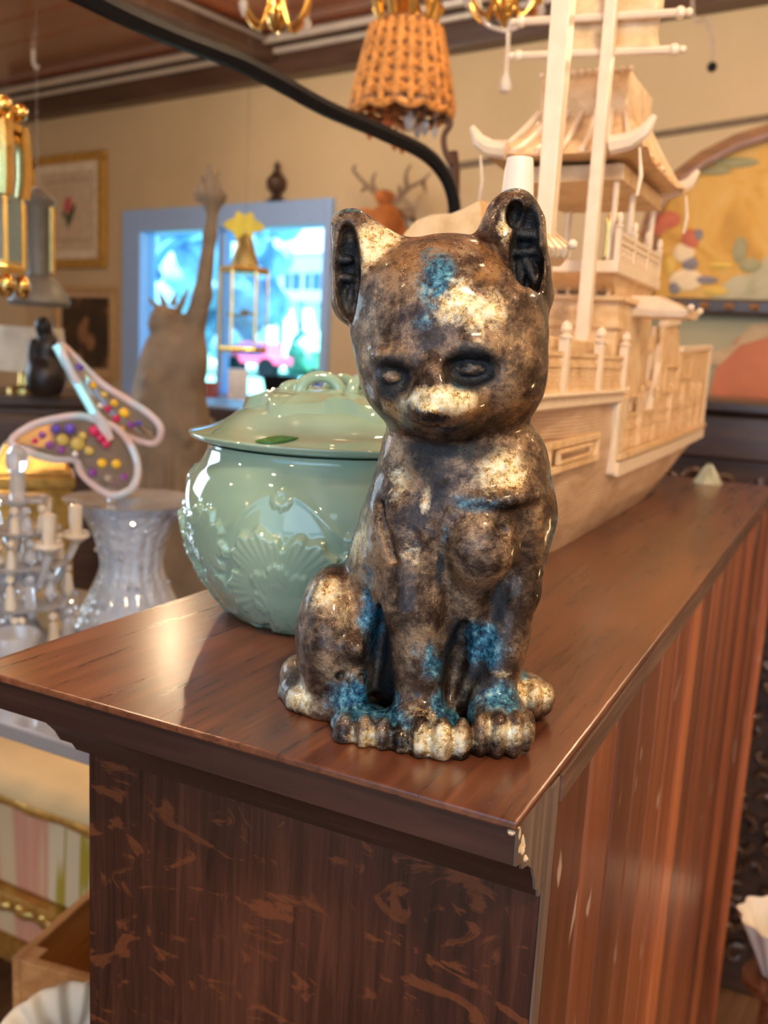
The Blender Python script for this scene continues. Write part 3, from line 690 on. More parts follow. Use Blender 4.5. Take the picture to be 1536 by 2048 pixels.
    G().box((cx0, cy0 - .008, ztop - .006), (cx1 + .012, cy0 + .2, ztop)).build('moulding', iv, s_, False, .001)
    g = G()
    for i in range(8):
        xx = cx0 + .012 + i * .015; g.lathe([(.004, 0), (.0025, .004), (.0045, .008), (.0015, .014), (.002, .016)], (xx, cy0 - .003, ztop - .001), 8)
    g.build('baluster', iv, s_)
    g = G(); rr = random.Random(4)
    for i in range(16):
        xx = cx0 + rr.uniform(.01, .10); zz = zm + rr.uniform(.012, ztop - zm - .012); a = rr.uniform(0, 6)
        g.tube([(xx + .006 * math.cos(a + t * .9) * (1 - t * .1), cy0 - .0006, zz + .006 * math.sin(a + t * .9) * (1 - t * .1)) for t in range(7)], .0010, 5)
    g.build('carving', iv, s_)
    # pavilion floor slab, soffit brackets and its balcony
    px1 = .06; px0 = -.08; py0 = 1.0 - OY; py1 = 1.235 - OY; zf = Yp(1180, 545, 1.0)[2]; zf1 = Yp(1180, 520, 1.0)[2]
    G().box((px0, py0, zf), (px1, py1, zf1)).build('pavilion_floor', mw, s_, False, .002)
    G().hexa([(cx0 + .01, cy0 + .01, ztop), (cx1, cy0 + .01, ztop), (cx1, py1 - .03, ztop), (cx0 + .01, py1 - .03, ztop), (px0 + .006, py0 + .006, zf), (px1 - .006, py0 + .006, zf), (px1 - .006, py1 - .006, zf), (px0 + .006, py1 - .006, zf)]).build('soffit', iv, s_, False)
    for i in range(4):
        y = py0 + .008 + i * (py1 - py0 - .016) / 3; post(px1 - .004, y, zf1, zf1 + .034, .006)
        if i < 3: panel(y + .004, y + (py1 - py0 - .016) / 3 - .004, zf1, zf1 + .03, px1 - .004, 3, 3, mw)
    for i in range(3): post(px0 + .01 + i * .028, py0 + .005, zf1, zf1 + .028, .005)
    ze = Yp(1180, 322, 1.0)[2]
    for (x, y) in [(px1 - .014, py0 + .02), (px1 - .014, py0 + .10), (px1 - .014, py1 - .02), (px0 + .02, py0 + .02), (-.022, py0 + .02), (px0 + .02, py1 - .02)]:
        g = G(); g.lathe([(.0045, 0), (.0045, .004), (.0032, .006), (.0032, ze - zf1 - .01), (.005, ze - zf1 - .004), (.005, ze - zf1)], (x, y, zf1), 10); g.build('column', mw, s_, angle=30)
    G().box((px0 + .008, py0 + .012, ze - .018), (px1 - .006, py1 - .012, ze - .001)).build('lintel', iv, s_, False, .0015)
    # roof: concave slopes, turned-up corners
    g = G(); N = 32; rows = 7; ex, ey = (px0 - .014, px1 + .016), (py0 - .022, py1 + .022); cxm, cym = (ex[0] + ex[1]) / 2, (ey[0] + ey[1]) / 2
    ztop2 = Yp(1230, 232, 1.05)[2]
    for i in range(rows):
        u = i / (rows - 1); sx = (ex[1] - ex[0]) / 2 * (1 - .38 * u); sy = (ey[1] - ey[0]) / 2 * (1 - .56 * u)
        for j in range(N):
            t = 2 * PI * (j + .5) / N; c, s2 = math.cos(t), math.sin(t); q = max(abs(c), abs(s2)); x, y = c / q, s2 / q; corner = (abs(x * y)) ** 5
            g.v.append((cxm + x * sx * (1 + .10 * corner * (1 - u)), cym + y * sy * (1 + .08 * corner * (1 - u)), ze + .004 + (ztop2 - ze) * u ** 1.35 + .020 * corner * (1 - u) ** 2))
    for i in range(rows - 1):
        for j in range(N): g.f.append((i * N + j, i * N + (j + 1) % N, (i + 1) * N + (j + 1) % N, (i + 1) * N + j))
    g.f += [tuple(range(N))[::-1], tuple((rows - 1) * N + j for j in range(N))]
    g.build('roof', iv, s_, angle=30)
    rx, ry = (ex[1] - ex[0]) / 2 * .58, (ey[1] - ey[0]) / 2 * .44
    zr = Yp(1240, 152, 1.08)[2]
    g = G(); g.box((cxm - rx, cym - ry, ztop2), (cxm + rx, cym + ry, zr)); g.build('ridge_box', iv, s_, False, .002)
    for i in range(12): G().ball((cxm - rx + 2 * rx * i / 11, cym - ry, zr), .0035, 8, 5).build('ridge_tile', mw, s_)
    for i in range(7):
        f = i / 6; xt = cxm - rx + 2 * rx * f; xb = ex[0] + .01 + (ex[1] - ex[0] - .02) * f
        pts = [(xb + (xt - xb) * u, ey[0] + .004 + (cym - ry - ey[0] - .004) * u, ze + .007 + (ztop2 - ze) * u ** 1.35 + .002) for u in (0, .2, .4, .6, .8, 1)]
        G().tube(pts, .0036, 8).build('roof_rib', mw, s_)
    for i in range(9):
        f = i / 8; yt = cym - ry + 2 * ry * f; yb = ey[0] + .01 + (ey[1] - ey[0] - .02) * f
        pts = [(ex[1] - .002 + (cxm + rx - ex[1] + .002) * u, yb + (yt - yb) * u, ze + .008 + (ztop2 - ze) * u ** 1.35 + .002) for u in (0, .25, .5, .75, 1)]
        G().tube(pts, .0036, 8).build('roof_rib', iv, s_)
    for (x, y) in [(ex[1], ey[0]), (ex[1], ey[1]), (ex[0], ey[0])]:
        sg = 1 if x > 0 else -1; G().tube([(x - .03 * sg, y, ze + .010), (x - .01 * sg, y, ze + .013), (x + .004 * sg, y, ze + .022), (x + .012 * sg, y, ze + .036)], [.010, .009, .007, .003], 8).build('corner_ornament', mw, s_)
        G().tube([(x, y, ze + .006), (x + .004, y, ze - .02), (x + .002, y, ze - .04)], [.001, .0022, .0015], 8).build('hanging_bell', mw, s_)
    # masts
    def mast(px, pya, pyb, bx, w0, w1, z0=None):
        a = X(px, pyb, bx); b = X(px, pya, bx); x, y = a[0], a[1]; zt = b[2]; zb_ = a[2] if z0 is None else z0
        g = G(); g.hexa([(x - w0, y - w0, zb_), (x + w0, y - w0, zb_), (x + w0, y + w0, zb_), (x - w0, y + w0, zb_), (x - w1, y - w1, zt), (x + w1, y - w1, zt), (x + w1, y + w1, zt), (x - w1, y + w1, zt)])
        g.build('mast', mw, s_, False, .0012); return x, y
    x1, y1 = mast(1088, -120, 500, -.255, .0062, .0085, .155)
    x2, y2 = mast(1184, -120, 460, -.262, .0068, .0058, .155)
    # sail with its yards
    Ys = y2 + OY + .012
    A, B_ = Yp(1098, 112, Ys), Yp(1322, 100, Ys); C_, D = Yp(1098, -60, Ys), Yp(1322, -80, Ys)
    g = G(); n = 9
    for i in range(n + 1):
        for j in range(n + 1):
            u, w = i / n, j / n; x = A[0] + (B_[0] - A[0]) * u; z = A[2] + (C_[2] - A[2]) * w
            seg = (w * 2) % 1; g.v.append((x - .006 * math.sin(PI * seg) * (1 if u > .5 else 0) * u, A[1] + .006 * math.sin(PI * seg), z + (B_[2] - A[2]) * u))
    for i in range(n):
        for j in range(n): a = i * (n + 1) + j; g.f.append((a, a + 1, a + n + 2, a + n + 1))
    o = g.build('sail', iv, s_); sd = o.modifiers.new('thick', 'SOLIDIFY'); sd.thickness = .002
    for (l, r) in ((Yp(1040, 114, Ys), Yp(1350, 102, Ys)), (Yp(1045, 46, Ys), Yp(1362, 28, Ys))):
        l, r = Vector(l), Vector(r); l.y -= .004; r.y -= .004
        g = G().tube([l, r], .0042, 8); d = (r - l).normalized()
        for q in (l, r): g.ball(q, .006, 8, 6); g.ball(q + d * .008, .004, 8, 6); g.ball(q - d * .008, .004, 8, 6)
        g.build('yard', mw, s_)
    # small canopies hung on the sides (lattice tray near the bow, roof amidships)
    def canopy(c, L, Wd, Hh, rz_):
        e = bpy.data.objects.new('canopy', None)
        g = G(); R_ = Matrix.Rotation(rz_, 3, 'Z')
        P = [(-L, -Wd, 0), (L, -Wd, 0), (L, Wd, 0), (-L, Wd, 0), (-L * .62, -Wd * .3, Hh), (L * .62, -Wd * .3, Hh), (L * .62, Wd * .3, Hh), (-L * .62, Wd * .3, Hh)]
        P2 = [(-L * .9, -Wd * .86, -Hh * .55), (L * .9, -Wd * .86, -Hh * .55), (L * .9, Wd * .86, -Hh * .55), (-L * .9, Wd * .86, -Hh * .55)]
        f = lambda p: tuple(R_ @ Vector(p) + Vector(c))
        g.hexa([f(p) for p in P]); g.hexa([f(p) for p in P2] + [f(p) for p in P[:4]])
        o = g.build('canopy', mw, s_, False, .002)
        g = G()
        for i in range(11): t = -1 + 2 * i / 10; g.bar(f((t * L, -Wd, 0)), f((t * L * .62, -Wd * .3, Hh)), .0018)
        for i in range(13): t = -.95 + 1.9 * i / 12; g.bar(f((t * L, -Wd * .93, -Hh * .5)), f((t * L, -Wd, 0)), .0015)
        g.build('lattice', iv, o, False)
        for sx in (-1, 1): G().ball(f((sx * L, -Wd, .003)), .004, 8, 6).build('knob', mw, o)
    a = X(1312, 622, -.225); canopy((a[0] - .01, a[1], a[2]), .034, .055, .016, PI / 2 + .0)
    b = X(1110, 505, -.232); canopy((b[0] - .02, b[1], b[2]), .030, .040, .013, .35)
    # stern castle: columns, gear, planked side with posts, high bulwark
    yA = X(1240, 880)[1] + .02; yB = .866
    zl = .088
    cols_px = [1252, 1283, 1312, 1340, 1363, 1381, 1395]
    for q, pxx in enumerate(cols_px):
        y = X(pxx, 850)[1]
        post(XS - .004, y, zl, zl + .070, .0075, iv)
        if q < len(cols_px) - 1: panel(y + .006, X(cols_px[q + 1], 850)[1] - .006, zl, zl + .052, XS - .006, 3, 4, iv)
    pts = [X(1322, 742), X(1400, 745), X(1405, 700), X(1435, 700), X(1410, 868), X(1322, 868)]
    y0 = X(1330, 740)[1]
    g = G().plate([(XS - .012, y0, zl), (XS - .012, .872, zl), (XS - .012, .885, .232), (XS - .012, y0 + .14, .222), (XS - .012, y0 + .10, .262), (XS - .012, y0, .255)], .006, 0); g.build('bulwark', iv, s_, False, .0015)
    G().box((-.055, .872, zl), (XS - .004, .886, .236)).build('transom', mw, s_, False, .002)
    g = G(); g.bar((XS - .008, y0 + .14, .224), (XS - .008, .885, .236), .012, .007); g.bar((XS - .008, y0, .256), (XS - .008, y0 + .10, .263), .012, .007); g.build('cap_rail', mw, s_, False)
    for (y, z, s3) in [(y0 + .03, .16, .5), (y0 + .14, .18, .6)]: frame(y, y + .09 * s3 + .06, z, z + .04, XS - .006, .004, .003, 'panel_frame')
    G().box((-.055, cy0 + .19, .157 - .07), (XS - .02, .87, .09)).build('deck', iv, s_, False)
    for (pxx, pa, pb, w) in [(1262, 665, 800, .005), (1285, 670, 790, .004), (1300, 650, 770, .0045), (1318, 640, 790, .005)]:
        a = X(pxx, pb, -.262); b = X(pxx, pa, -.262); G().lathe([(w, .0), (w * .7, .01), (w * .7, (b[2] - .089) * .8), (w * 1.5, (b[2] - .089) * .9), (w, b[2] - .089)], (a[0], a[1], .089), 10).build('column', iv, s_, angle=30)
    a = X(1300, 840, -.25); b = X(1318, 725, -.25)
    g = G().hexa([(a[0] - .004, a[1] - .03, a[2]), (a[0] + .004, a[1] - .03, a[2]), (a[0] + .004, a[1] + .015, a[2]), (a[0] - .004, a[1] + .015, a[2]), (b[0] - .003, b[1] - .006, b[2]), (b[0] + .003, b[1] - .006, b[2]), (b[0] + .003, b[1] + .004, b[2]), (b[0] - .003, b[1] + .004, b[2])]); g.build('pennant', mw, s_, False, .001)
    for (pxx, pyy) in [(1262, 690), (1292, 700), (1340, 690), (1352, 725), (1262, 775), (1275, 810), (1330, 800), (1290, 770)]:
        a = X(pxx, pyy, -.255); g = G(); g.ball(a, (.008, .009, .008), 10, 7); g.tube([(a[0], a[1], a[2] - .03), a], .003, 8); g.build('deck_figure', iv, s_)
    # rudder
    G().tube([(0, .79, .005), (.002, .81, .03), (.004, .84, .06)], [.008, .006, .004], 8).build('rudder', iv, s_)
    # bow canopy seen beyond the figurine's head
    g = G(); n = 10
    L = [Yp(px, py, .80) for px, py in ((826, 474), (850, 448), (880, 436), (920, 434), (950, 422), (975, 408))]
    for p in L: g.v += [(p[0], p[1] - .02, p[2]), (p[0], p[1] + .03, p[2] + .004), (p[0] + .006, p[1] + .03, p[2] - .03), (p[0] + .006, p[1] - .02, p[2] - .034)]
    for i in range(len(L) - 1):
        for j in range(4): a = i * 4; g.f.append((a + j, a + (j + 1) % 4, a + 4 + (j + 1) % 4, a + 4 + j))
    g.f += [(0, 1, 2, 3), tuple((len(L) - 1) * 4 + j for j in range(4))]
    o = g.build('bow_canopy', iv, s_, False)
    p = L[3]; G().tube([(p[0], p[1], .150), (p[0], p[1], p[2] - .01)], .005, 8).build('bow_post', iv, s_)
ship()

# ------------------------------------------------------------------ shared finishes
brass = simple('old_brass', (.72, .47, .15), .22, 1.0, .2, 40)
gilt = simple('gilded_wood', (.62, .38, .10), .32, .75, .3, 60, .2)
dkwood = wood('dark_carved_wood', (.018, .009, .006), (.05, .024, .014), (.10, .05, .03), 0, .35, 40, .3)
black = simple('black_steel', (.006, .007, .010), .5, .0, .2); black.node_tree.nodes['Principled BSDF'].inputs['Specular IOR Level'].default_value = .15
crys = Mt('cut_crystal', (.93, .95, 1.0), .04); crys.set('Transmission Weight', .72); crys.set('IOR', 1.5); crys.b.inputs['Coat Weight'].default_value = .5; crys = crys.m
ivoryc = simple('cream_plaster', (.83, .72, .55), .55, var=.08, scale=20)
def V2(fr, px, py, off=0): return Vector(fr.p(px, py, off))
def W3(px, py, d): return at_d(px, py, d)

# ------------------------------------------------------------------ wall pictures
def wall_pic(quad, name, label, fw, fmat, matm, paint, pmat_w=.06, extras=None):
    (ax, ay), (bx, by), (cx, cy) = quad           # top left, top right, bottom right in the photograph
    A, B, C = on_room_y(ax, ay, YW), on_room_y(bx, by, YW), on_room_y(cx, cy, YW)
    w = float(B[0] - A[0]); h = float((A[2] + B[2]) / 2 - C[2]); t = thing(name, label, 'picture', (A[0], YW - .001, C[2]))
    for (a, b) in (((0, -.04, 0), (w, 0, fw)), ((0, -.04, h - fw), (w, 0, h)), ((0, -.04, fw), (fw, 0, h - fw)), ((w - fw, -.04, fw), (w, 0, h - fw))):
        G().box(a, b).build('frame_rail', fmat, t, False, .008)
    G().box((fw, -.018, fw), (w - fw, 0, h - fw)).build('mount', matm, t, False)
    pw = pmat_w; G().box((fw + pw, -.021, fw + pw), (w - fw - pw, -.017, h - fw - pw)).build('print', paint, t, False)
    if extras: extras(t, w, h, fw)
def rose(t, w, h, fw):
    cx, cz = w * .52, h * .52
    red = simple('rose_pink', (.62, .12, .14), .7, var=.25, scale=60); gr = simple('rose_leaf', (.10, .13, .07), .7, var=.3, scale=60)
    g = G(); g.ball((cx, -.0215, cz + .03), (.042, .002, .048), 14, 8); g.ball((cx - .022, -.0215, cz + .01), (.028, .002, .03), 12, 8); g.build('rose_bloom', red, t)
    g = G()
    for (x, z, a, b, r) in [(.03, -.03, .05, .018, .6), (-.03, -.04, .045, .016, -.7), (.05, .0, .04, .014, .9), (-.005, -.08, .03, .014, -1.4), (.02, -.07, .04, .014, .9)]:
        pts = []
        for i in range(12):
            th = 2 * PI * i / 12; u, v = a * math.cos(th), b * math.sin(th); pts.append((cx + x + u * math.cos(r) - v * math.sin(r), -.0225, cz + z + u * math.sin(r) + v * math.cos(r)))
        g.plate(pts, .0015)
    g.tube([(cx, -.022, cz), (cx + .004, -.022, cz - .06), (cx - .004, -.022, cz - .13)], .003, 6); g.build('rose_leaves', gr, t)
    gl = simple('print_line', (.55, .42, .29), .8)
    for z in (h - fw - .115, fw + .105): G().box((fw + .11, -.0225, z), (w - fw - .10, -.020, z + .022)).build('caption_band', gl, t, False)
wall_pic(((66, 318), (217, 301), (224, 536)), 'picture', 'gilt-framed print of a single red rose, above the dark framed painting', .055, gilt,
         simple('mount_cream', (.80, .70, .54), .8), simple('print_paper', (.66, .52, .36), .8), .05, rose)
pd = Mt('dark_painting', (.1, .06, .04), .5); v = pd.coord((1, 1, .8)); n = pd.noise(v, 6.0, 5, .6, .8)
pd.set('Base Color', pd.ramp(n, [(.42, (.035, .020, .013)), (.56, (.075, .038, .02)), (.66, (.36, .20, .10))]))
def figure(t, w, h, fw):
    sk = simple('painted_skin', (.30, .15, .07), .6, var=.4, scale=30); g = G()
    g.ball((w * .52, -.0215, h * .62), (.03, .002, .035), 12, 8); g.ball((w * .47, -.0215, h * .50), (.05, .002, .07), 12, 8); g.ball((w * .60, -.0215, h * .40), (.045, .002, .055), 12, 8)
    g.build('painted_figure', sk, t)
wall_pic(((117, 578), (236, 570), (240, 762)), 'picture', 'small dark figure painting in a pale gold frame, below the rose print', .035, simple('pale_gilt', (.62, .42, .22), .4, .4), simple('inner_slip', (.70, .48, .30), .5), pd.m, .028, figure)

# ------------------------------------------------------------------ ceiling fittings
def on_x_line(p, q, r, name, label, mat, cat):
    fr = (p + q) / 2; t = G().tube([tuple(p - fr), tuple(q - fr)], r, 10).build(name, mat); t.location = fr.tolist(); return tag(t, label, cat, 'ceiling pipes')
galv = simple('painted_conduit', (.62, .56, .50), .35, .3, .1)
zc = ZC - .02
a = on_z(60, 212, zc); b = on_z(1062, 18, zc); yc = float((a[1] + b[1]) / 2)
c1 = W3(60, 208, 3.3); dz = ZC - .028
on_x_line(np.array([XL + .05, YW - .20, dz]), np.array([XR - .1, YW - .20, dz]), .020, 'conduit_pipe', 'pale metal pipe running along the ceiling edge, the one nearer the room', galv, 'pipe')
on_x_line(np.array([XL + .05, YW - .125, dz - .03]), np.array([XR - .1, YW - .125, dz - .03]), .016, 'conduit_pipe', 'thinner pale pipe running along the ceiling right beside the wall', galv, 'pipe')
# fluorescent batten glowing between beam and arch
p, q = on_z(506, 122, ZC - .05), on_z(560, 110, ZC - .05); cc = (p + q) / 2
em = Mt('tube_light', (1, .93, .75), .5); em.set('Emission Color', (1, .85, .6, 1)); em.set('Emission Strength', 2.2)
t = thing('strip_light', 'short lit strip lamp under the ceiling beside the wooden beam', 'lamp', cc)
d_ = (q - p) / 2
G().tube([tuple(-d_), tuple(d_)], .017, 10).build('tube', em.m, t); G().bar(tuple(-d_ + [0, 0, .028]), tuple(d_ + [0, 0, .028]), .03, .02).build('batten', galv, t, False)
# ceiling beam running away from the camera
p = on_z(700, 195, ZC - .10); xb = float(p[0])
structure(G().box((xb - .075, YB, ZC - .10), (xb + .075, YW - .10, ZC)).build('trim_2', m_trim, smooth=False, bevel=.01))
for sx in (-.095, .095):
    o = G().tube([(xb + sx, YB + .1, ZC - .03), (xb + sx, YW - .22, ZC - .03)], .014, 8).build('conduit_pipe', simple('grey_conduit', (.30, .26, .25), .4, .3, .1)); tag(o, 'grey pipe along the %s side of the ceiling beam' % ('left' if sx < 0 else 'right'), 'pipe', 'ceiling pipes')
# white hook
hk = on_z(66, 100, ZC); fr = Fr(66, 100, pos=hk); k = fr.k
t = thing('ceiling_hook', 'small white hook hanging from the reddish ceiling', 'hook', fr.o, fr.rz)
G().tube([(0, 0, 0), (0, 0, -.05), (.002, 0, -.075), (.016, 0, -.095), (.026, 0, -.075)], .009, 8).build('hook', simple('white_metal', (.85, .8, .76), .4), t)

# ------------------------------------------------------------------ arched steel
def arch():
    pts = [(20, -75, .84), (150, -18, .88), (255, 33, .93), (365, 80, 1.0), (474, 122, 1.07), (560, 166, 1.13), (655, 218, 1.20), (762, 264, 1.29), (848, 306, 1.36), (888, 348, 1.40), (906, 394, 1.42), (912, 450, 1.44), (915, 500, 1.44)]
    o = at_d(915, 500, 1.44); o0 = np.array([o[0], o[1], 0]); t = thing('arched_steel_rail', 'black steel rail arching from the upper left down to an upright post behind the figurine', 'rail', o0)
    P = [Vector((at_d(*p) - o0).tolist()) for p in pts]; P = spline(P, 5)
    G().tube(P, .0105, 6).build('arch', black, t, False)
    G().bar((0, 0, 0), tuple(P[-1]), .017, .017).build('post', black, t, False)
    G().tube([(-.10, 0, .012), (.10, 0, .012)], .012, 8).build('foot', black, t); G().tube([(0, -.10, .012), (0, .10, .012)], .012, 8).build('foot', black, t)
    brn = simple('rusty_iron', (.07, .03, .018), .5, .4, .3)
    q = [Vector((at_d(x, y, 1.46) - o0).tolist()) for x, y in ((906, 470), (908, 400), (909, 340), (905, 305))]
    G().tube(q, .009, 8).build('bracket', brn, t)
    q = [Vector((at_d(x, y, 1.45) - o0).tolist()) for x, y in ((903, 330), (890, 300), (888, 272), (900, 250), (896, 236))]
    G().tube(spline(q, 4), .005, 8).build('scroll', brn, t)
arch()

# ------------------------------------------------------------------ wicker shade with brass gallery
def wicker():
    fr = Fr(808, 150, 1.6); k = fr.k; t = thing('wicker_pendant_shade', 'tapered brown wicker lampshade with a wavy hem hanging from brass fittings', 'lampshade', fr.o, fr.rz)
    mw = simple('wicker', (.62, .27, .07), .42, 0, .45, 90, .3); mi = simple('wicker_dark', (.22, .09, .035), .5, 0, .4, 90)
    Z = lambda py: fr.p(808, py)[2]
    zt, zb = Z(58), Z(216); rt, rb = 64 * k, 98 * k; N = 22
    def pos(th, u, dr=0):
        r = rt + (rb - rt) * u ** .9 + dr; z = zt + (zb - zt) * u - (.010 * abs(math.sin(N / 4 * th)) if u > .93 else 0); return (r * math.cos(th), r * math.sin(th), z)
    for i in range(N):
        th = 2 * PI * i / N; G().tube([pos(th, u / 10, .0040) for u in range(11)], .0062, 6).build('stake', mw, t)
    rows = 19
    for j in range(rows):
        u = j / (rows - 1) * .98; pts = []
        for i in range(88):
            th = 2 * PI * i / 88; pts.append(pos(th, u, .0035 * math.cos(N / 2 * th + PI * (j % 2))))
        G().tube(pts, .0056, 5, closed=True).build('wicker_strand', mw if j % 3 else mi, t)
    G().tube([(x * 1.02, y * 1.02, z - .004) for x, y, z in [pos(2 * PI * i / 88, 1.0) for i in range(88)]], .0062, 6, closed=True).build('hem', mw, t)
    g = G(); r0 = rt * .93; g.lathe([(rt * .93, zt), (rb * .92, zb + .004), (rb * .91, zb + .004), (rt * .92, zt - .002)], n=40, cap=False); g.build('lining', mi, t)
    zc_ = ZC - float(fr.o[2])
    g = G(); rr = random.Random(9)
    g.lathe([(rt * .95, zt), (rt * .9, zt + .012), (rt * .55, zt + .018), (rt * .3, zt + .05), (.012, zt + .06), (.008, zt + .12)], n=24); g.build('brass_cap', brass, t)
    for i in range(9):
        a = 2 * PI * i / 9; g = G(); g.tube([(rt * .8 * math.cos(a), rt * .8 * math.sin(a), zt + .005), (rt * 1.0 * math.cos(a), rt * 1.0 * math.sin(a), zt + .035), (rt * .75 * math.cos(a), rt * .75 * math.sin(a), zt + .06)], [.006, .009, .004], 8); g.build('brass_leaf', brass, t)
    G().tube([(0, 0, zt + .11), (0, 0, zc_)], .005, 8).build('suspension_rod', brass, t)
    pk = Mt('amber_glass', (.9, .35, .15), .05); pk.set('Transmission Weight', .7); pk = pk.m; cl = crys
    for (px, py, r, m_) in [(740, 262, 9, pk), (790, 275, 13, pk), (805, 288, 10, pk), (775, 245, 12, pk), (820, 240, 12, cl), (850, 252, 10, cl), (835, 262, 8, cl), (870, 262, 7, cl)]:
        x, y, z = fr.p(px, py, rr.uniform(-.03, .03)); g = G(); g.lathe([(.001, -2.0 * r * k), (.8 * r * k, -.9 * r * k), (r * k, 0), (.45 * r * k, r * k), (.001, 1.5 * r * k)], (x, y, z), 8); g.tube([(x, y, z + 1.4 * r * k), (x * .9, y, max(z + 1.5 * r * k + .004, zb + .012))], .0008, 4); g.build('glass_drop', m_, t, False)
wicker()

# ------------------------------------------------------------------ chandeliers at the top edge
def chand(px, py, d, label, drop=None, seed=1, arms=6, R=70):
    fr = Fr(px, py, d); k = fr.k; t = thing('brass_chandelier', label, 'chandelier', fr.o, fr.rz, 'brass chandeliers at the top edge'); rr = random.Random(seed)
    zc_ = ZC - float(fr.o[2])
    g = G(); g.lathe([(.002, -.045), (.012, -.036), (.020, -.016), (.014, .004), (.024, .024), (.018, .06), (.008, .075), (.008, zc_ - .02), (.03, zc_ - .01), (.03, zc_)], n=20); g.build('stem', brass, t)
    for i in range(arms):
        a = 2 * PI * i / arms + .5; c, s = math.cos(a), math.sin(a); r = R * k
        pts = spline([(.015 * c, .015 * s, .01), (.45 * r * c, .45 * r * s, -.035), (.85 * r * c, .85 * r * s, -.010), (r * c, r * s, .04)], 6)
        G().tube(pts, .0042, 8).build('arm', brass, t); g = G(); g.lathe([(.004, 0), (.022, .008), (.020, .012), (.010, .014), (.010, .06)], (r * c, r * s, .04), 14); g.build('candle_cup', brass, t)
        for q in range(1 if i % 3 == 0 else 0):
            x, y, z = pts[14]; g = G(); g.lathe([(.001, -.034), (.007, -.02), (.0095, -.010), (.004, .0), (.001, .004)], (x, y, z - .006), 8); g.build('prism', crys, t, False)
    return t, fr
chand(552, 15, 1.75, 'gilt brass chandelier at the top edge, left of the wicker shade', R=78, seed=2)
t, fr = chand(1010, -8, 1.55, 'gilt brass chandelier at the top edge, right of the wicker shade', R=90, seed=4)
fg = Mt('frosted_glass', (.95, .88, .80), .25); fg.set('Transmission Weight', .45); fg = fg.m
x, y, z = fr.p(1010, 172); z0 = fr.p(1010, 30)[2]
G().lathe([(.001, z - .013), (.009, z - .009), (.0115, z), (.008, z + .010), (.0032, z + .022), (.0028, z0 - .0), (.001, z0 + .01)], (x, 0, 0), 16).build('teardrop', fg, t)
for px, py in ((955, 30), (1062, 40)):
    pts = [fr.p(px, -10), fr.p(px + (15 if px < 1000 else -15), 45), fr.p(1010, 62)]; G().tube(spline(pts, 6), .0035, 8).build('glass_arm', fg, t)

# ------------------------------------------------------------------ stag head on the wall
def deer():
    P0 = on_room_y(785, 440, YW); k = float((P0[1]) / np.dot(ray(785, 440), [0, 1, 0])) / F; o = np.array([P0[0], YW - .002, P0[2]])
    fr = Fr(785, 440, pos=o); k = fr.k; t = thing('mounted_stag_head', 'orange-brown mounted stag head with branching antlers on the back wall', 'trophy', o, 0)
    hx = lambda px, py, off=0: tuple((lambda q: (float(q[0] - o[0]), float(off), float(q[2] - o[2])))(on_room_y(px, py, YW + off)))
    S = SDF((-.28, -.46, -.42), (.28, .02, .2), .009)
    a = lambda px, py, off: hx(px, py, off)
    S.cap(a(790, 560, -.03), a(785, 480, -.16), .13, .085, .05); S.ell(a(775, 440, -.24), (.062, .10, .07), .03); S.cap(a(775, 440, -.27), a(768, 462, -.40), .055, .032, .03); S.ell(a(770, 395, -.2), (.045, .06, .035), .03)
    V, Q = S.mesh(); mm = simple('stag_coat', (.50, .17, .045), .75, var=.3, scale=14)
    np_mesh('head', V, Q, mm, t, smooth_iter=3)
    G().ball(a(786, 520, -.012), (.19, .014, .24), 24, 10).build('wall_plaque', dkwood, t)
    hm = simple('antler', (.26, .18, .12), .6, var=.3, scale=30)
    for tr in [[(765, 400), (735, 372), (708, 342), (712, 330)], [(757, 392), (745, 365), (752, 345)], [(735, 372), (722, 385)], [(790, 405), (815, 378), (845, 362), (862, 345)], [(815, 380), (812, 350), (822, 330)], [(845, 362), (852, 385)], [(800, 392), (798, 370)]]:
        p = [a(x, y, -.2 - .03 * i) for i, (x, y) in enumerate(tr)]; G().tube(spline(p, 4), [.014 - .010 * i / (4 * (len(p) - 1)) for i in range(4 * (len(p) - 1) + 1)], 7).build('antler', hm, t)
    for sx in (-1, 1): G().ball(a(772 + sx * 42, 425, -.2), (.05, .012, .022), 10, 6).build('ear', hm if sx > 0 else mm, t)
deer()
# dark finial standing on the window head
P0 = on_room_y(560, 396, YW); o = np.array([P0[0], YW - .012, wz1 - .0])
t = thing('urn', 'small dark urn standing on top of the window frame', 'urn', (P0[0], YW - .03, wz1))
G().lathe([(.03, 0), (.035, .01), (.02, .03), (.05, .06), (.055, .10), (.03, .13), (.012, .15), (.018, .17), (.003, .20)], n=20).build('body', simple('dark_bronze', (.10, .06, .04), .4, .5), t)
G().box((-.06, -.025, -.0), (.06, .028, .004)).build('foot', dkwood, t, False)
# wire line along the right of the wall and a hanging cord
p, q = on_room_y(905, 335, YW), on_room_y(1600, 226, YW); c = (p + q) / 2; c[1] = YW - .02
o = G().bar(tuple(p - c + [0, YW - .02 - p[1] + c[1] - (YW - .02), 0]), tuple(q - c), .03, .022).build('picture_rail', simple('rail_brown', (.16, .11, .07), .5), smooth=False); o.location = c.tolist(); tag(o, 'thin dark picture rail along the right part of the back wall', 'rail')
fr = Fr(1425, 120, 2.6); t = thing('hanging_cord', 'thin curved grey cord with a dark knob against the upper right wall', 'cord', fr.o, fr.rz)
zt_ = ZC - float(fr.o[2]); cm = simple('grey_cord', (.34, .28, .24), .6)
G().tube(spline([(-.10, 0, zt_), fr.p(1385, 8), fr.p(1412, 40), fr.p(1424, 80), fr.p(1424, 128)], 6), .005, 6).build('cord', cm, t); G().ball(fr.p(1424, 134), .014, 10, 8).build('knob', black, t)

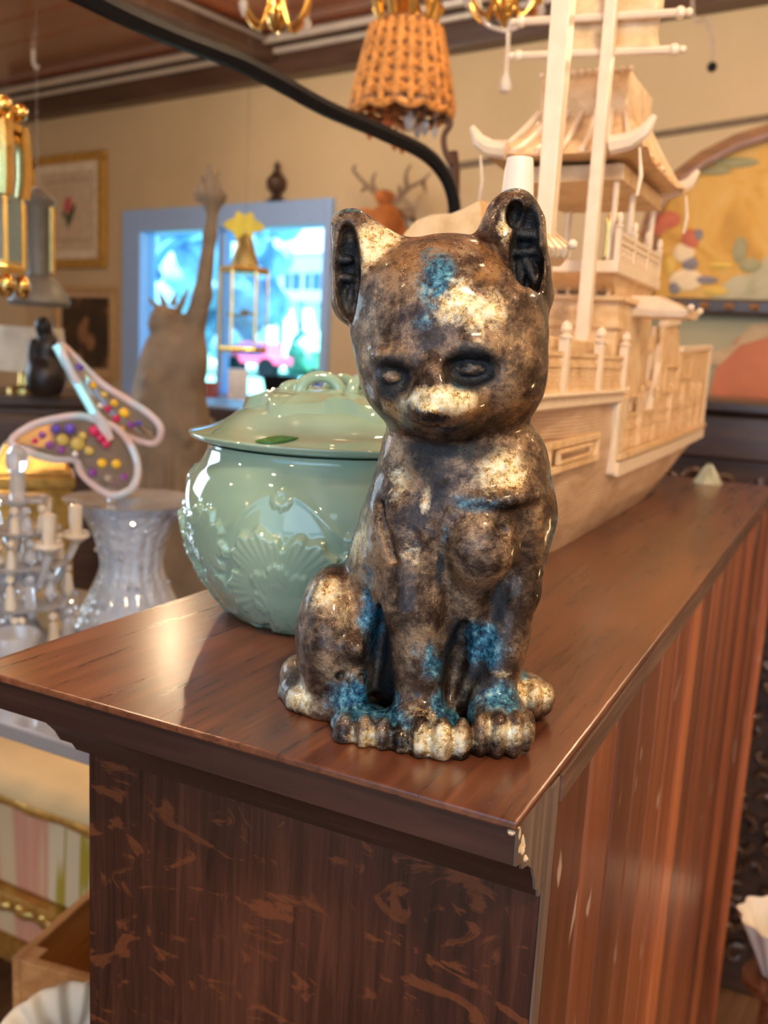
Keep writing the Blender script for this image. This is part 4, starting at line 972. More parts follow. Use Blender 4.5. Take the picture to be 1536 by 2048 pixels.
# ------------------------------------------------------------------ robed statue with raised arm
def statue():
    fr = Fr(345, 985, 2.2); k = fr.k; base = fr.o
    S = SDF((-.22, -.16, -.01), (.22, .18, .90), .005)
    p = lambda x, y, v=0: fr.p(x, y, v * k)
    E = lambda x, y, v, a, b, c, kk=14, rot=0: S.ell(p(x, y, v), (a * k, b * k, c * k), kk * k, math.radians(rot))
    C = lambda a, r0, b, r1, kk=12: S.cap(p(*a), p(*b), r0 * k, r1 * k, kk * k)
    E(345, 900, 0, 78, 60, 175, 20); E(340, 760, 0, 62, 48, 110, 20); E(322, 850, -10, 55, 50, 110, 20, 12); E(375, 720, 0, 40, 42, 60, 18)
    for i in range(7): C((290 + i * 16, 770 + 4 * i, -52 + abs(i - 3) * 5), 6, (278 + i * 20, 985, -62 + abs(i - 3) * 6), 9, 8)
    C((300, 760, -40), 14, (372, 880, -56), 10); C((372, 705, -20), 12, (290, 800, -46), 14)
    C((345, 690, 0), 22, (330, 655, 0), 20); E(325, 643, 0, 25, 30, 32, 8); E(305, 652, -10, 9, 10, 9, 5); E(300, 645, -6, 5, 5, 5, 4); E(345, 640, 8, 20, 22, 24, 6)
    C((378, 690, 0), 26, (405, 590, -6), 17, 16); C((405, 590, -6), 17, (420, 470, -8), 12); C((420, 470, -8), 12, (424, 430, -8), 11); E(423, 412, -8, 14, 14, 18, 6)
    S.cut_below(.0); V, Q = S.mesh(); st = simple('weathered_stone', (.21, .16, .11), .7, var=.3, scale=18, bump=.3)
    t = thing('robed_statue', 'weathered brown statue of a robed woman raising a torch, in front of the window', 'statue', base, fr.rz)
    np_mesh('figure', V, Q, st, t, smooth_iter=2)
    g = G(); c = p(424, 440, -8); g.lathe([(6 * k, -.03), (7 * k, .0), (16 * k, .028), (24 * k, .042), (24 * k, .050), (14 * k, .052)], c, 16); g.build('torch_cup', st, t)
    g = G(); c = Vector(p(420, 392, -8))
    for (dx, dz, w, rot) in [(0, 60, 16, 0), (-16, 36, 12, .1), (14, 44, 12, .0), (24, 14, 9, 0), (-22, 12, 9, 0)]: g.lathe([(w * .5 * k, -12 * k), (w * k, 4 * k), (w * .7 * k, dz * .55 * k), (w * .12 * k, dz * k)], (c.x + dx * k, c.y, c.z), 10)
    g.build('torch_flame', st, t)
    for (a, b) in (((318, 618), (296, 596)), ((330, 612), (318, 580)), ((345, 612), (352, 585)), ((356, 622), (378, 575))):
        g = G(); g.tube([p(*a, 0), p(*b, 0)], [.010, .002], 6, flat=.4); g.build('wreath_leaf', st, t)
    pt = thing('pedestal', 'plain stone-coloured pedestal under the robed statue', 'pedestal', (base[0], base[1], 0), fr.rz)
    h = float(base[2]); G().box((-.14, -.11, 0), (.14, .11, h - .04)).build('shaft', st, pt, False, .006); G().box((-.15, -.12, h - .04), (.15, .12, h - .001)).build('cap', st, pt, False, .006)
    return
statue()

# ------------------------------------------------------------------ glass and brass lantern before the window
def lantern(px, py_top, py_bot, d, w, label, n=6, roof=50, finial=None, cage=True):
    fr = Fr(px, py_bot, d); k = fr.k; t = thing('glass_lantern', label, 'lantern', fr.o, fr.rz); z1 = fr.p(px, py_top)[2]; R = w * k
    zc_ = ZC - float(fr.o[2])
    G().lathe([(R * 1.02, 0), (R * 1.05, .008), (R * 1.02, .016)], n=n).build('base_ring', brass, t, False); G().lathe([(R * 1.02, z1 - .016), (R * 1.06, z1 - .008), (R * 1.02, z1)], n=n).build('top_ring', brass, t, False)
    gp = Mt('lantern_glass', (.75, .92, 1), .03); gp.set('Transmission Weight', .92); gp.set('IOR', 1.15)
    for i in range(n):
        a0, a1 = 2 * PI * i / n, 2 * PI * (i + 1) / n; p0, p1 = Vector((R * math.cos(a0), R * math.sin(a0), .01)), Vector((R * math.cos(a1), R * math.sin(a1), .01))
        G().bar(tuple(p0), (p0.x, p0.y, z1 - .01), .006).build('upright', brass, t, False)
        a = p0.lerp(p1, .06); b = p0.lerp(p1, .94); nrm = ((a + b) / 2); nrm.z = 0; nrm.normalize(); nrm *= .0015
        g = G().hexa([tuple(a + nrm), tuple(b + nrm), tuple(b - nrm), tuple(a - nrm)] + [(v.x, v.y, z1 - .012) for v in (a + nrm, b + nrm, b - nrm, a - nrm)]); g.build('pane', gp.m, t, False)
    return t, fr, z1, R, k, zc_
t, fr, z1, R, k, zc_ = lantern(485, 535, 705, 2.5, 46, 'brass and glass hanging lantern with a yellow leaf finial, before the window')
g = G(); g.lathe([(R * .62, z1), (R * .55, z1 + .02), (R * .30, z1 + .075), (R * .12, z1 + .085), (.006, z1 + .1)], n=24); g.build('roof', simple('verdigris_brass', (.36, .29, .12), .35, .6, .3), t)
yl_ = simple('yellow_enamel', (.70, .62, .06), .5, var=.2)
cz = fr.p(481, 452)[2]; pts = []
for i in range(24):
    a = 2 * PI * i / 24; r = (30 + 7 * math.cos(6 * a)) * k * (1.1 if abs(math.sin(a)) < .5 else .85); pts.append((-.004 + r * math.cos(a), -.006, cz + r * math.sin(a)))
G().plate(pts, .012).build('leaf_finial', yl_, t, False)
G().tube([(0, 0, z1 + .08), (0, 0, zc_)], .0005, 5).build('wire', dkwood, t); G().ball(fr.p(480, 488), .011, 10, 8).build('amber_bead', simple('amber', (.8, .3, .05), .2), t)
G().tube([fr.p(455, 628), fr.p(480, 632), fr.p(495, 624), fr.p(515, 632)], .004, 6).build('candle_bar', brass, t); G().ball(fr.p(490, 626), (.012, .010, .009), 10, 8).build('candle_cup', simple('orange_wax', (.7, .3, .1), .4), t)
# brass lantern at the left edge
t, fr, z1, R, k, zc_ = lantern(-22, 262, 545, 1.25, 62, 'shiny brass lantern with pale glass panes, cut by the left edge', 6)
g = G(); g.lathe([(R * 1.1, z1), (R * 1.12, z1 + .008), (R * .9, z1 + .014), (R * .85, z1 + .035), (R * .4, z1 + .045), (.01, z1 + .06), (.01, z1 + .09)], n=24); g.build('crown', brass, t)
for i in range(6):
    a = 2 * PI * i / 6; x, y = R * 1.0 * math.cos(a), R * 1.0 * math.sin(a)
    G().ball((x, y, z1 + .028), (.010, .010, .012), 10, 8).build('finial', brass, t); G().ball((x, y, -.016), (.011, .011, .016), 10, 8).build('drop_finial', brass, t); g = G(); g.tube([(x * 1.03, y * 1.03, .10), (x * 1.10, y * 1.10, .125), (x * 1.10, y * 1.10, .16), (x * 1.03, y * 1.03, .19)], .010, 8); g.build('scroll', brass, t)
G().tube([(0, 0, z1 + .08), (0, 0, zc_)], .004, 6).build('chain', brass, t)
G().lathe([(.016, .012), (.016, .12), (.003, .125)], n=14).build('candle', ivoryc, t)
# grey metal lantern behind it
fr = Fr(78, 612, 2.2); k = fr.k; t = thing('grey_dome_lamp', 'grey metal dome lamp with brass rods, behind the brass lantern', 'lamp', fr.o, fr.rz)
gm_ = simple('grey_metal', (.15, .145, .13), .5, .3, .15); B = lambda py: fr.p(78, py)[2]
G().lathe([(56 * k, B(612)), (60 * k, B(604)), (56 * k, B(590)), (40 * k, B(566)), (20 * k, B(550)), (16 * k, B(545))], n=28).build('dome', gm_, t)
G().lathe([(22 * k, B(550)), (24 * k, B(420)), (30 * k, B(412)), (34 * k, B(400)), (26 * k, B(392)), (8 * k, B(376))], n=20).build('column', gm_, t)
for i in range(4):
    a = PI / 4 + i * PI / 2; x, y = 30 * k * math.cos(a) * 1.2, 30 * k * math.sin(a); G().tube([(x, y, B(545)), (x, y, B(415))], .0075, 8).build('brass_rod', brass, t)
G().tube([(0, 0, B(380)), (0, 0, ZC - float(fr.o[2]))], .0005, 5).build('chain', dkwood, t)

# ------------------------------------------------------------------ left: cabinet, shade, display table
fr = Fr(70, 930, 2.5); o = np.array([fr.o[0], fr.o[1], 0]); zt_ = float(W3(110, 790, 2.5)[2])
t = thing('dark_sideboard', 'dark wooden sideboard against the left wall, under the white drum lampshade', 'sideboard', o, fr.rz)
G().box((-.40, -.02, 0), (.24, .38, zt_ - .03)).build('body', dkwood, t, False, .006); G().box((-.43, -.04, zt_ - .03), (.27, .40, zt_)).build('top', dkwood, t, False, .006)
for i in range(3):
    x = -.38 + i * .205; G().box((x, -.035, zt_ - .62), (x + .19, -.018, zt_ - .05)).build('door', dkwood, t, False, .01); G().ball((x + .17, -.045, zt_ - .3), .012, 8, 6).build('knob', brass, t)
fr2 = Fr(-30, 745, 2.45); k = fr2.k; base = np.array([fr2.o[0], fr2.o[1], zt_ + .0]); base = base + np.array([0, .12, 0])
t = thing('table_lamp', 'table lamp with a greyish white drum shade on the dark sideboard', 'lamp', base, fr2.rz)
hs = float(W3(25, 652, 2.45)[2] - base[2]); hb = max(.06, float(W3(25, 765, 2.45)[2] - base[2]))
G().lathe([(.11, hb), (.10, hs)], n=32, cap=True).build('shade', simple('shade_linen', (.62, .62, .55), .8), t); G().lathe([(.05, 0), (.05, .01), (.02, .02), (.015, hb + .01)], n=16).build('base', brass, t)
fr3 = Fr(92, 792, 2.4); b3 = np.array([fr3.o[0], fr3.o[1], zt_]) 
S = SDF((-.08, -.08, 0), (.08, .08, .26), .005)
for (c, r) in [((0, 0, .05), (.05, .045, .06)), ((.005, 0, .12), (.032, .03, .05)), ((-.004, -.005, .18), (.022, .022, .028)), ((-.03, 0, .10), (.015, .015, .05)), ((.035, 0, .09), (.015, .015, .045))]: S.ell(c, r, .012)
S.cut_below(.001); V, Q = S.mesh(); t = thing('small_bronze_figure', 'small black bronze figure standing beside the drum lampshade', 'figurine', b3, fr3.rz); np_mesh('figure', V, Q, simple('black_bronze', (.03, .025, .025), .35, .5), t, smooth_iter=1)

TBZ = 1.045     # glass-topped display table left of the bookcase
tb0 = b2w(-.47, .50, 0)
mir = Mt('mirror_glass', (.52, .55, .60), .08, .6).m
t = thing('display_table', 'low grey mirrored display table holding the glassware left of the bookcase', 'table', b2w(-.475, .48, 0), ALPHA)
G().box((-.98, .165, TBZ - .018), (-.03, .60, TBZ)).build('tabletop', mir, t, False, .003)
for x in (-.97, -.07):
    for y in (.185, .56): G().box((x, y, 0), (x + .03, y + .03, TBZ - .018)).build('leg', gilt, t, False, .003)

def vase():
    o = on_z(262, 1246, TBZ); fr = Fr(262, 1246, pos=o); k = fr.k; B = lambda py: fr.p(262, py)[2]
    t = thing('crystal_vase', 'waisted cut-crystal vase with a wide flat rim, left of the green jar', 'vase', o, fr.rz)
    vm = Mt('vase_crystal', (.80, .85, .95), .07); vm.set('Transmission Weight', .45); vm.set('IOR', 1.45); vo = vm.coord(); vr = vm.voro(vo, 95); vm.bump(vr, .8, .004); vm.set('Coat Weight', .6)
    pr = [(104, 1246), (112, 1238), (98, 1215), (74, 1170), (60, 1130), (66, 1085), (84, 1040), (102, 1012), (108, 1003), (102, 1006), (78, 1040), (60, 1090), (54, 1130), (66, 1170), (84, 1230)]
    P = [(float(q.x), float(q.z)) for q in spline([(r * k, 0, B(y) - B(1246)) for r, y in pr], 4)]
    def fl(th, z, r): return .0022 * abs(math.sin(8 * th)) - .0011
    G().lathe(P, n=96, fn=fl, cap=True).build('body', vm.m, t, angle=25)
    G().lathe([(100 * k, B(1005) - B(1246)), (128 * k, B(1000) - B(1246)), (130 * k, B(997) - B(1246)), (100 * k, B(1001) - B(1246))], n=64).build('rim', crys, t)
    g = G(); rr = random.Random(12)
    for i in range(26):
        a = -PI / 2 + rr.uniform(-1.3, 1.3); y = rr.uniform(1010, 1235); 
        r = np.interp(y, [1003, 1040, 1080, 1130, 1170, 1215], [108, 84, 66, 60, 74, 98]) * k + .002
        G_ = G().ball((r * math.cos(a), r * math.sin(a), B(y) - B(1246)), .0042, 6, 4); G_.build('bead', crys, t, False)
vase()
def butterfly():
    rim_z = None; fr = Fr(215, 990, 1.03); k = fr.k
    o = on_z(262, 1246, TBZ); frv = Fr(262, 1246, pos=o); ztop = float(o[2]) + frv.p(262, 1000)[2]
    fr = Fr(215, 990, pos=np.array([o[0], o[1], ztop]) + frv.r * (-.026) + frv.h * -.02)
    p = lambda x, y, v=0: fr.p(x, y, v * .001)
    t = thing('glass_butterfly', 'iridescent glass butterfly with coloured beads perched over the crystal vase', 'ornament', fr.o, fr.rz)
    ir = Mt('iridescent_glass', (.86, .74, .78), .08); ir.set('Transmission Weight', .35); ir.set('Coat Weight', 1.0); n = ir.noise(ir.coord(), 18, 2); ir.set('Base Color', ir.ramp(n, [(.35, (.90, .66, .62)), (.5, (.84, .78, .88)), (.65, (.55, .80, .95))]))
    cy_ = simple('cyan_mirror', (.45, .88, .98), .12, .2, .1)
    pane = Mt('thin_glass', (.85, .72, .60), .08); pane.set('Transmission Weight', .85); pane.set('IOR', 1.1)
    w1 = [(195, 842), (160, 832), (110, 838), (62, 852), (22, 884), (60, 905), (105, 918), (150, 920), (162, 945), (190, 972), (222, 990), (250, 985), (270, 968), (275, 930), (258, 885), (230, 855)]
    w2 = [(120, 686), (150, 715), (200, 765), (255, 800), (300, 830), (322, 858), (312, 885), (280, 882), (235, 862), (200, 835), (170, 790), (135, 730)]
    for w, nm, (ox, oy) in ((w1, 'left', (0, 0)), (w2, 'right', (10, 30))):
        P = spline([p(x, y, oy + 12 * math.sin(i)) for i, (x, y) in enumerate(w)] + [p(*w[0], oy)], 4)[:-1]
        W_ = G().tube(P, .0052, 8, closed=True).build('wing', ir.m, t)
        c = Vector((0, 0, 0))
        for q in P: c += q
        c /= len(P); g = G(); g.v = [tuple(c)] + [tuple(q) for q in P]; g.f = [(0, i + 1, (i + 1) % len(P) + 1) for i in range(len(P))]
        o_ = g.build('wing_pane', pane.m, W_); sd = o_.modifiers.new('thick', 'SOLIDIFY'); sd.thickness = .0015
    G().tube([p(112, 690, 24), p(150, 760, 20), p(194, 838, 10)], .0062, 8, flat=.6).build('wing_edge', cy_, t)
    G().tube([p(190, 825), p(205, 850), p(222, 880)], [.005, .009, .005], 8).build('body', ir.m, t)
    G().tube([p(222, 975, 0), p(224, 1003, 0)], .006, 8).build('stand', crys, t)
    cols = {'a': (.10, .06, .42), 'y': (.75, .45, .03), 'r': (.55, .02, .10), 'p': (.22, .05, .28), 'g': (.55, .40, .10), 'w': (.8, .75, .75)}
    M_ = {c: simple('bead_' + c, v_, .12, 0, .2, 60) for c, v_ in cols.items()}
    for (x, y, r, c) in [(112, 858, 9, 'a'), (140, 857, 10, 'a'), (85, 870, 7, 'p'), (125, 880, 11, 'g'), (155, 888, 13, 'g'), (100, 890, 8, 'p'), (122, 900, 8, 'p'), (188, 862, 10, 'r'), (202, 876, 9, 'r'), (212, 888, 8, 'r'), (178, 902, 9, 'g'), (204, 926, 9, 'y'), (232, 928, 9, 'y'), (216, 955, 7, 'w'), (247, 956, 9, 'p'), (228, 968, 8, 'p'), (185, 945, 8, 'p'), (165, 872, 8, 'g'), (70, 882, 6, 'r'), (150, 908, 6, 'w'),
                         (215, 818, 7, 'r'), (232, 838, 8, 'r'), (248, 826, 10, 'y'), (228, 806, 7, 'y'), (185, 772, 8, 'y'), (208, 790, 7, 'g'), (158, 735, 8, 'a'), (262, 850, 7, 'p'), (278, 846, 6, 'a'), (200, 812, 6, 'w'), (244, 858, 6, 'y')]:
        v_ = 30 if y < 860 and x > 150 and not (x < 215 and y > 855) else 0
        G().ball(p(x, y, v_ - 2), (r * k * 1.3, .004, r * k * 1.3), 8, 6).build('bead', M_[c], t)
butterfly()
def prisms():
    o = on_z(40, 1292, TBZ); fr = Fr(40, 1292, pos=o); k = fr.k; t = thing('crystal_candelabra', 'cut-crystal candelabra hung with many clear prisms, at the left edge', 'candelabra', o, fr.rz)
    B = lambda py: fr.p(40, py)[2]; H_ = B(940)
    G().lathe([(.055, 0), (.058, .008), (.03, .02), (.012, .05), (.022, .08), (.010, .11), (.020, .15), (.009, .18), (.009, H_)], n=10).build('stem', crys, t, False)
    rr = random.Random(8); tiers = [(B(1000), .035, 9), (B(1060), .050, 14), (B(1125), .060, 18), (B(1200), .068, 20)]
    amb = Mt('pearl_crystal', (.90, .80, .66), .12); amb.set('Transmission Weight', .3); amb.set('Coat Weight', .6)
    for (z, R, n) in tiers:
        G().lathe([(.008, z - .004), (R, z), (R + .004, z + .004), (R, z + .005), (.008, z + .004)], n=28).build('tray', crys, t)
        for i in range(n):
            a = 2 * PI * i / n + rr.random(); x, y = R * math.cos(a), R * math.sin(a); L = rr.uniform(.03, .055)
            g = G(); g.ball((x, y, z - .008), .0055, 6, 5); g.lathe([(.0008, -L), (.0075, -L * .72), (.0045, -.012), (.0008, -.008)], (x, y, z - .006), 6); g.build('prism', amb.m if rr.random() < .6 else crys, t, False)
    for i in range(6):
        a = 2 * PI * i / 6; R = .07; pts = spline([(.01 * math.cos(a), .01 * math.sin(a), B(1150)), (R * .6 * math.cos(a), R * .6 * math.sin(a), B(1165)), (R * math.cos(a), R * math.sin(a), B(1090))], 5)
        G().tube(pts, .005, 7).build('arm', crys, t); g = G(); g.lathe([(.005, 0), (.019, .010), (.017, .016), (.008, .012), (.009, .05), (.002, .053)], (pts[-1].x, pts[-1].y, pts[-1].z), 10); g.build('candle_cup', amb.m, t)
    G().ball((0, 0, H_ + .012), (.014, .014, .02), 8, 6).build('finial', crys, t, False)
prisms()
# more glassware low on the table, seen under the cornice, and a gilt box behind
fr = Fr(75, 1000, 1.44); o = np.array([fr.o[0], fr.o[1], TBZ]); hh = float(W3(75, 882, 1.44)[2] - TBZ)
t = thing('gilt_casket', 'old gold casket standing behind the crystal candelabra', 'box', o, fr.rz)
G().box((-.07, -.04, 0), (.05, .05, hh * .72)).build('body', gilt, t, False, .004); G().box((-.075, -.045, hh * .72), (.055, .055, hh * .8)).build('moulding', gilt, t, False, .003)
G().hexa([(-.07, -.04, hh * .8), (.05, -.04, hh * .8), (.05, .05, hh * .8), (-.07, .05, hh * .8), (-.045, -.02, hh), (.03, -.02, hh), (.03, .03, hh), (-.045, .03, hh)]).build('lid', gilt, t, False, .004)
for i, (px, py, r, h_, lab) in enumerate([(30, 1345, .030, .05, 'small clear glass bowl at the near edge of the display table')]):
    o = on_z(px, py, TBZ); t = thing('glass_bowl', lab, 'bowl', o, 0)
    G().lathe([(r * .5, 0), (r * .55, .004), (r * .8, h_ * .4), (r, h_), (r * .92, h_), (r * .7, h_ * .4), (r * .3, .008)], n=24, fn=lambda th, z, q: .001 * math.sin(12 * th)).build('bowl', crys, t)

# ------------------------------------------------------------------ lower left: striped bench, crate, plaster shell
def bench():
    fr = Fr(60, 1700, 1.82); h = fr.h; zs = float(W3(60, 1590, 1.82)[2]); o = np.array([fr.o[0], fr.o[1], 0])
    t = thing('striped_settee', 'cream settee striped in pink and olive with a carved gilded base, lower left', 'settee', o, ALPHA)
    sm = Mt('striped_fabric', (.85, .70, .45), .8); v = sm.coord((1, .0, .0)); sx = sm.noise(sm.coord((1, .15, .06)), 13, 2, .5)
    c = sm.ramp(sx, [(.30, (.86, .66, .36)), (.40, (.84, .62, .34)), (.44, (.80, .36, .22)), (.50, (.82, .42, .27)), (.53, (.88, .72, .44)), (.57, (.88, .72, .44)), (.59, (.50, .38, .03)), (.62, (.50, .38, .03)), (.64, (.88, .70, .42))])
    sm.set('Base Color', c); sm = sm.m
    zb = float(W3(60, 1790, 1.82)[2]); z2 = float(W3(60, 1900, 1.82)[2])
    g = G(); X0, X1, D = -.75, .38, .27
    G().box((X0, -.012, zb), (X1, D, zs)).build('apron', sm, t, False, .012)
    cr = simple('cream_fabric', (.90, .64, .30), .8, var=.1, scale=8)
    n = 16; g = G()
    for i in range(n + 1):
        for j in range(7):
            x = X0 + (X1 - X0) * i / n; y = -.03 + (D + .03) * j / 6; g.v.append((x, y, zs + .012 + .035 * math.sin(PI * j / 6) ** .6 + .004 * math.sin(i * 2.1 + j)))
    for i in range(n):
        for j in range(6): a = i * 7 + j; g.f.append((a, a + 1, a + 8, a + 7))
    o_ = g.build('seat_cushion', cr, t); sd = o_.modifiers.new('thick', 'SOLIDIFY'); sd.thickness = .03
    G().tube([(X0 + (X1 - X0) * i / 30, -.030 + .004 * math.sin(i * 1.7), zs + .002) for i in range(31)], .009, 8).build('piping', gilt, t)
    G().box((X0 - .01, -.04, zb - .035), (X1 + .01, D, zb)).build('base_rail', gilt, t, False, .01)
    G().box((X0, -.02, z2), (X1, D, zb - .035)).build('lower_apron', sm, t, False, .015)
    g = G()
    for i in range(20): g.ball((X0 + .03 + i * .062, -.04, zb - .018), (.026, .012, .014), 8, 6)
    g.build('carving', gilt, t)
    G().box((X0, -.03, z2 - .05), (X1, D, z2)).build('base_rail', gilt, t, False, .012)
    for x in (X0 + .05, -.25, .05, X1 - .05): G().lathe([(.02, 0), (.03, .03), (.022, .06), (.035, z2 - .06), (.03, z2 - .04)], (x, .02, 0), 12).build('leg', gilt, t)
bench()
def crate():
    A = W3(22, 1880, 1.12); B_ = W3(200, 1790, 1.30); zt = float((A[2] + B_[2]) / 2); A[2] = B_[2] = 0
    d = B_ - A; L = np.linalg.norm(d) + .15; a = math.atan2(d[1], d[0]); wd = wood('honey_wood', (.40, .17, .05), (.58, .28, .09), (.70, .38, .15), 0, .45)
    t = thing('open_wooden_crate', 'honey-coloured open wooden crate holding a pale plaster shell, lower left corner', 'crate', A, a)
    for z in (zt - .12, zt - .26, zt - .40): G().box((0, -.012, z), (L, 0, z + .12)).build('slat', wd, t, False, .002); G().box((0, -.24, z), (.012, -.012, z + .12)).build('slat', wd, t, False, .002); G().box((L - .012, -.24, z), (L, -.012, z + .12)).build('slat', wd, t, False, .002); G().box((0, -.252, z), (L, -.24, z + .12)).build('slat', wd, t, False, .002)
    for (x, y) in ((.012, -.03), (L - .03, -.03), (.012, -.24), (L - .03, -.24)): G().box((x, y, 0), (x + .018, y + .018, zt)).build('post', wd, t, False)
    G().box((.012, -.24, zt - .40), (L - .012, -.012, zt - .385)).build('bottom', wd, t, False)
crate()
def shell():
    fr = Fr(140, 2010, 1.05); k = fr.k; zb = float(fr.o[2]) - .06
    o = np.array([fr.o[0], fr.o[1], zb]); t = thing('plaster_shell', 'cream scalloped plaster shell leaning in the wooden crate', 'ornament', o, fr.rz)
    g = G(); N, Rr = 110, 14; Z = fr.p(140, 1912)[2] + .06
    for i in range(Rr + 1):
        u = i / Rr
        for j in range(N):
            s_ = j / (N - 1); th = PI * (1.08 - 1.16 * s_); rib = .5 + .5 * math.cos(22 * th); r = Z * (.08 + .92 * u) * (1 + .03 * rib * u)
            g.v.append((r * math.cos(th) * .82, -.075 * math.sin(PI * u * .62) - .010 * rib * u ** .5 + .02, r * math.sin(th) * (1 if math.sin(th) > 0 else .4) + .004))
    for i in range(Rr):
        for j in range(N - 1): a = i * N + j; g.f.append((a, a + 1, a + N + 1, a + N))
    o_ = g.build('shell', ivoryc, t, angle=70); sd = o_.modifiers.new('thick', 'SOLIDIFY'); sd.thickness = .005
    G().lathe([(.03, -.30), (.03, .0), (.02, .012)], (0, .01, 0), 16).build('foot', ivoryc, t)
shell()

# ------------------------------------------------------------------ right: arched screen, carved cabinet, bowl
def screen():
    fr = Fr(1560, 620, 2.35); k = fr.k; o = np.array([fr.o[0], fr.o[1], 0]); z_o = float(fr.o[2])
    P = lambda x, y, v=0: tuple(np.array(fr.p(x, y, v)) + [0, 0, z_o])
    t = thing('arched_painted_screen', 'large arched screen painted gold, green and red in a brown frame, behind the ship', 'screen', o, fr.rz)
    up = Mt('screen_painting', (.6, .4, .15), .55); v = up.coord(); n1 = up.noise(v, 2.6, 3, .5, .6); n2 = up.noise(v, 7, 4, .6, 1.0)
    sep = up.n.new('ShaderNodeSeparateXYZ'); up.t.links.new(v, sep.inputs[0])
    # gold clouds above a slanting edge, celadon ground below
    e = up.math('ADD', up.math('SUBTRACT', sep.outputs[2], up.math('MULTIPLY', sep.outputs[0], .75)), up.math('MULTIPLY', n1, .35))
    e = up.math('SUBTRACT', e, z_o + .335); e = up.ramp(up.math('ADD', up.math('MULTIPLY', e, 6), .5), [(.40, (0, 0, 0)), (.55, (1, 1, 1))])
    gold = up.ramp(n2, [(.35, (.50, .25, .03)), (.5, (.68, .37, .05)), (.68, (.74, .47, .14))]); green = up.ramp(n2, [(.3, (.40, .36, .20)), (.5, (.53, .49, .32)), (.68, (.60, .52, .30))])
    c = up.mix(e, green, gold); up.set('Base Color', c)
    arc = [(1278, 470), (1296, 405), (1335, 352), (1400, 303), (1470, 268), (1536, 247), (1620, 236), (1720, 240), (1800, 262), (1880, 320), (1915, 400), (1925, 480)]
    outer = [P(x, y) for x, y in arc]; inner = [P(x + (1600 - x) * .045, y + 22) for x, y in arc]
    g = G().plate([P(1278, 628, .02)] + [P(x, y, .02) for x, y in arc] + [P(1925, 640, .02)], .02); g.build('upper_painting', up.m, t, False)
    fm = wood('screen_frame_wood', (.10, .035, .010), (.24, .095, .02), (.38, .17, .04), 0, .5, coat=0)
    g = G()
    for i in range(len(arc) - 1): g.hexa([inner[i], inner[i + 1], (inner[i + 1][0], .05, inner[i + 1][2]), (inner[i][0], .05, inner[i][2]), outer[i], outer[i + 1], (outer[i + 1][0], .05, outer[i + 1][2]), (outer[i][0], .05, outer[i][2])])
    g.build('arch_frame', fm, t, True, angle=30)
    g = G(); inn = [(a[0], -.004, a[2] - .004) for a in inner]; g.tube(inn, .008, 6); g.build('inner_bead', simple('mauve_bead', (.34, .22, .20), .5), t)
    a, b = P(1278, 600), P(1278, 470); G().box((a[0] - .0, -.0, 0), (a[0] + .035, .05, b[2])).build('stile', fm, t, False); a2 = P(1925, 600); G().box((a2[0] - .035, 0, 0), (a2[0], .05, P(1925, 480)[2])).build('stile', fm, t, False)
    rz = P(1500, 600)[2], P(1500, 632)[2]; G().box((a[0], -.03, rz[1]), (a2[0], .05, rz[0])).build('mid_rail', dkwood, t, False, .008)
    for i in range(14): G().ball((a[0] + .05 + i * .06, -.034, (rz[0] + rz[1]) / 2), (.014, .006, .009), 8, 5).build('rail_boss', fm, t)
    lo = simple('screen_green', (.42, .38, .24), .6, var=.15, scale=5); z0 = P(1500, 812)[2]; G().box((a[0] + .03, .02, z0), (a2[0] - .03, .04, rz[1])).build('lower_painting', lo, t, False)
    rd = simple('terracotta_paint', (.60, .19, .09), .6, var=.15, scale=9)
    pts = [(1418, 800), (1430, 740), (1455, 700), (1480, 672), (1510, 664), (1545, 668), (1600, 640), (1660, 660), (1700, 810)]
    g = G().plate([P(x, y, .012) for x, y in pts], .006); g.build('painted_hill', rd, t, False)
    pts = [(1398, 730), (1420, 705), (1470, 690), (1500, 650), (1560, 640), (1600, 640), (1545, 672), (1480, 690), (1440, 730)]
    G().plate([P(x, y, .010) for x, y in pts], .003).build('painted_ridge', simple('tan_paint', (.60, .42, .24), .6), t, False)
    sh = {'r': simple('robe_red', (.55, .14, .07), .6), 'w': simple('robe_cream', (.85, .68, .42), .6), 'b': simple('robe_grey', (.25, .22, .24), .6), 'y': simple('robe_gold', (.75, .50, .10), .6), 'g': simple('leaf_olive', (.36, .33, .17), .6)}
    for (x, y, rx, rz_, c) in [(1335, 440, 26, 18, 'r'), (1312, 458, 20, 14, 'r'), (1368, 505, 22, 20, 'w'), (1380, 480, 18, 22, 'r'), (1396, 470, 10, 12, 'b'), (1380, 528, 16, 14, 'b'), (1372, 560, 34, 22, 'w'), (1430, 582, 26, 10, 'y'), (1410, 560, 26, 8, 'b'), (1350, 575, 12, 14, 'b'), (1340, 530, 12, 20, 'y'), (1440, 530, 24, 8, 'y'), (1470, 325, 46, 10, 'g'), (1430, 342, 34, 8, 'g'), (1480, 500, 14, 26, 'g'), (1500, 530, 22, 14, 'g')]:
        q = P(x, y, .018); G().ball(q, (rx * k, .003, rz_ * k), 14, 8).build('painted_motif', sh[c], t)
screen()
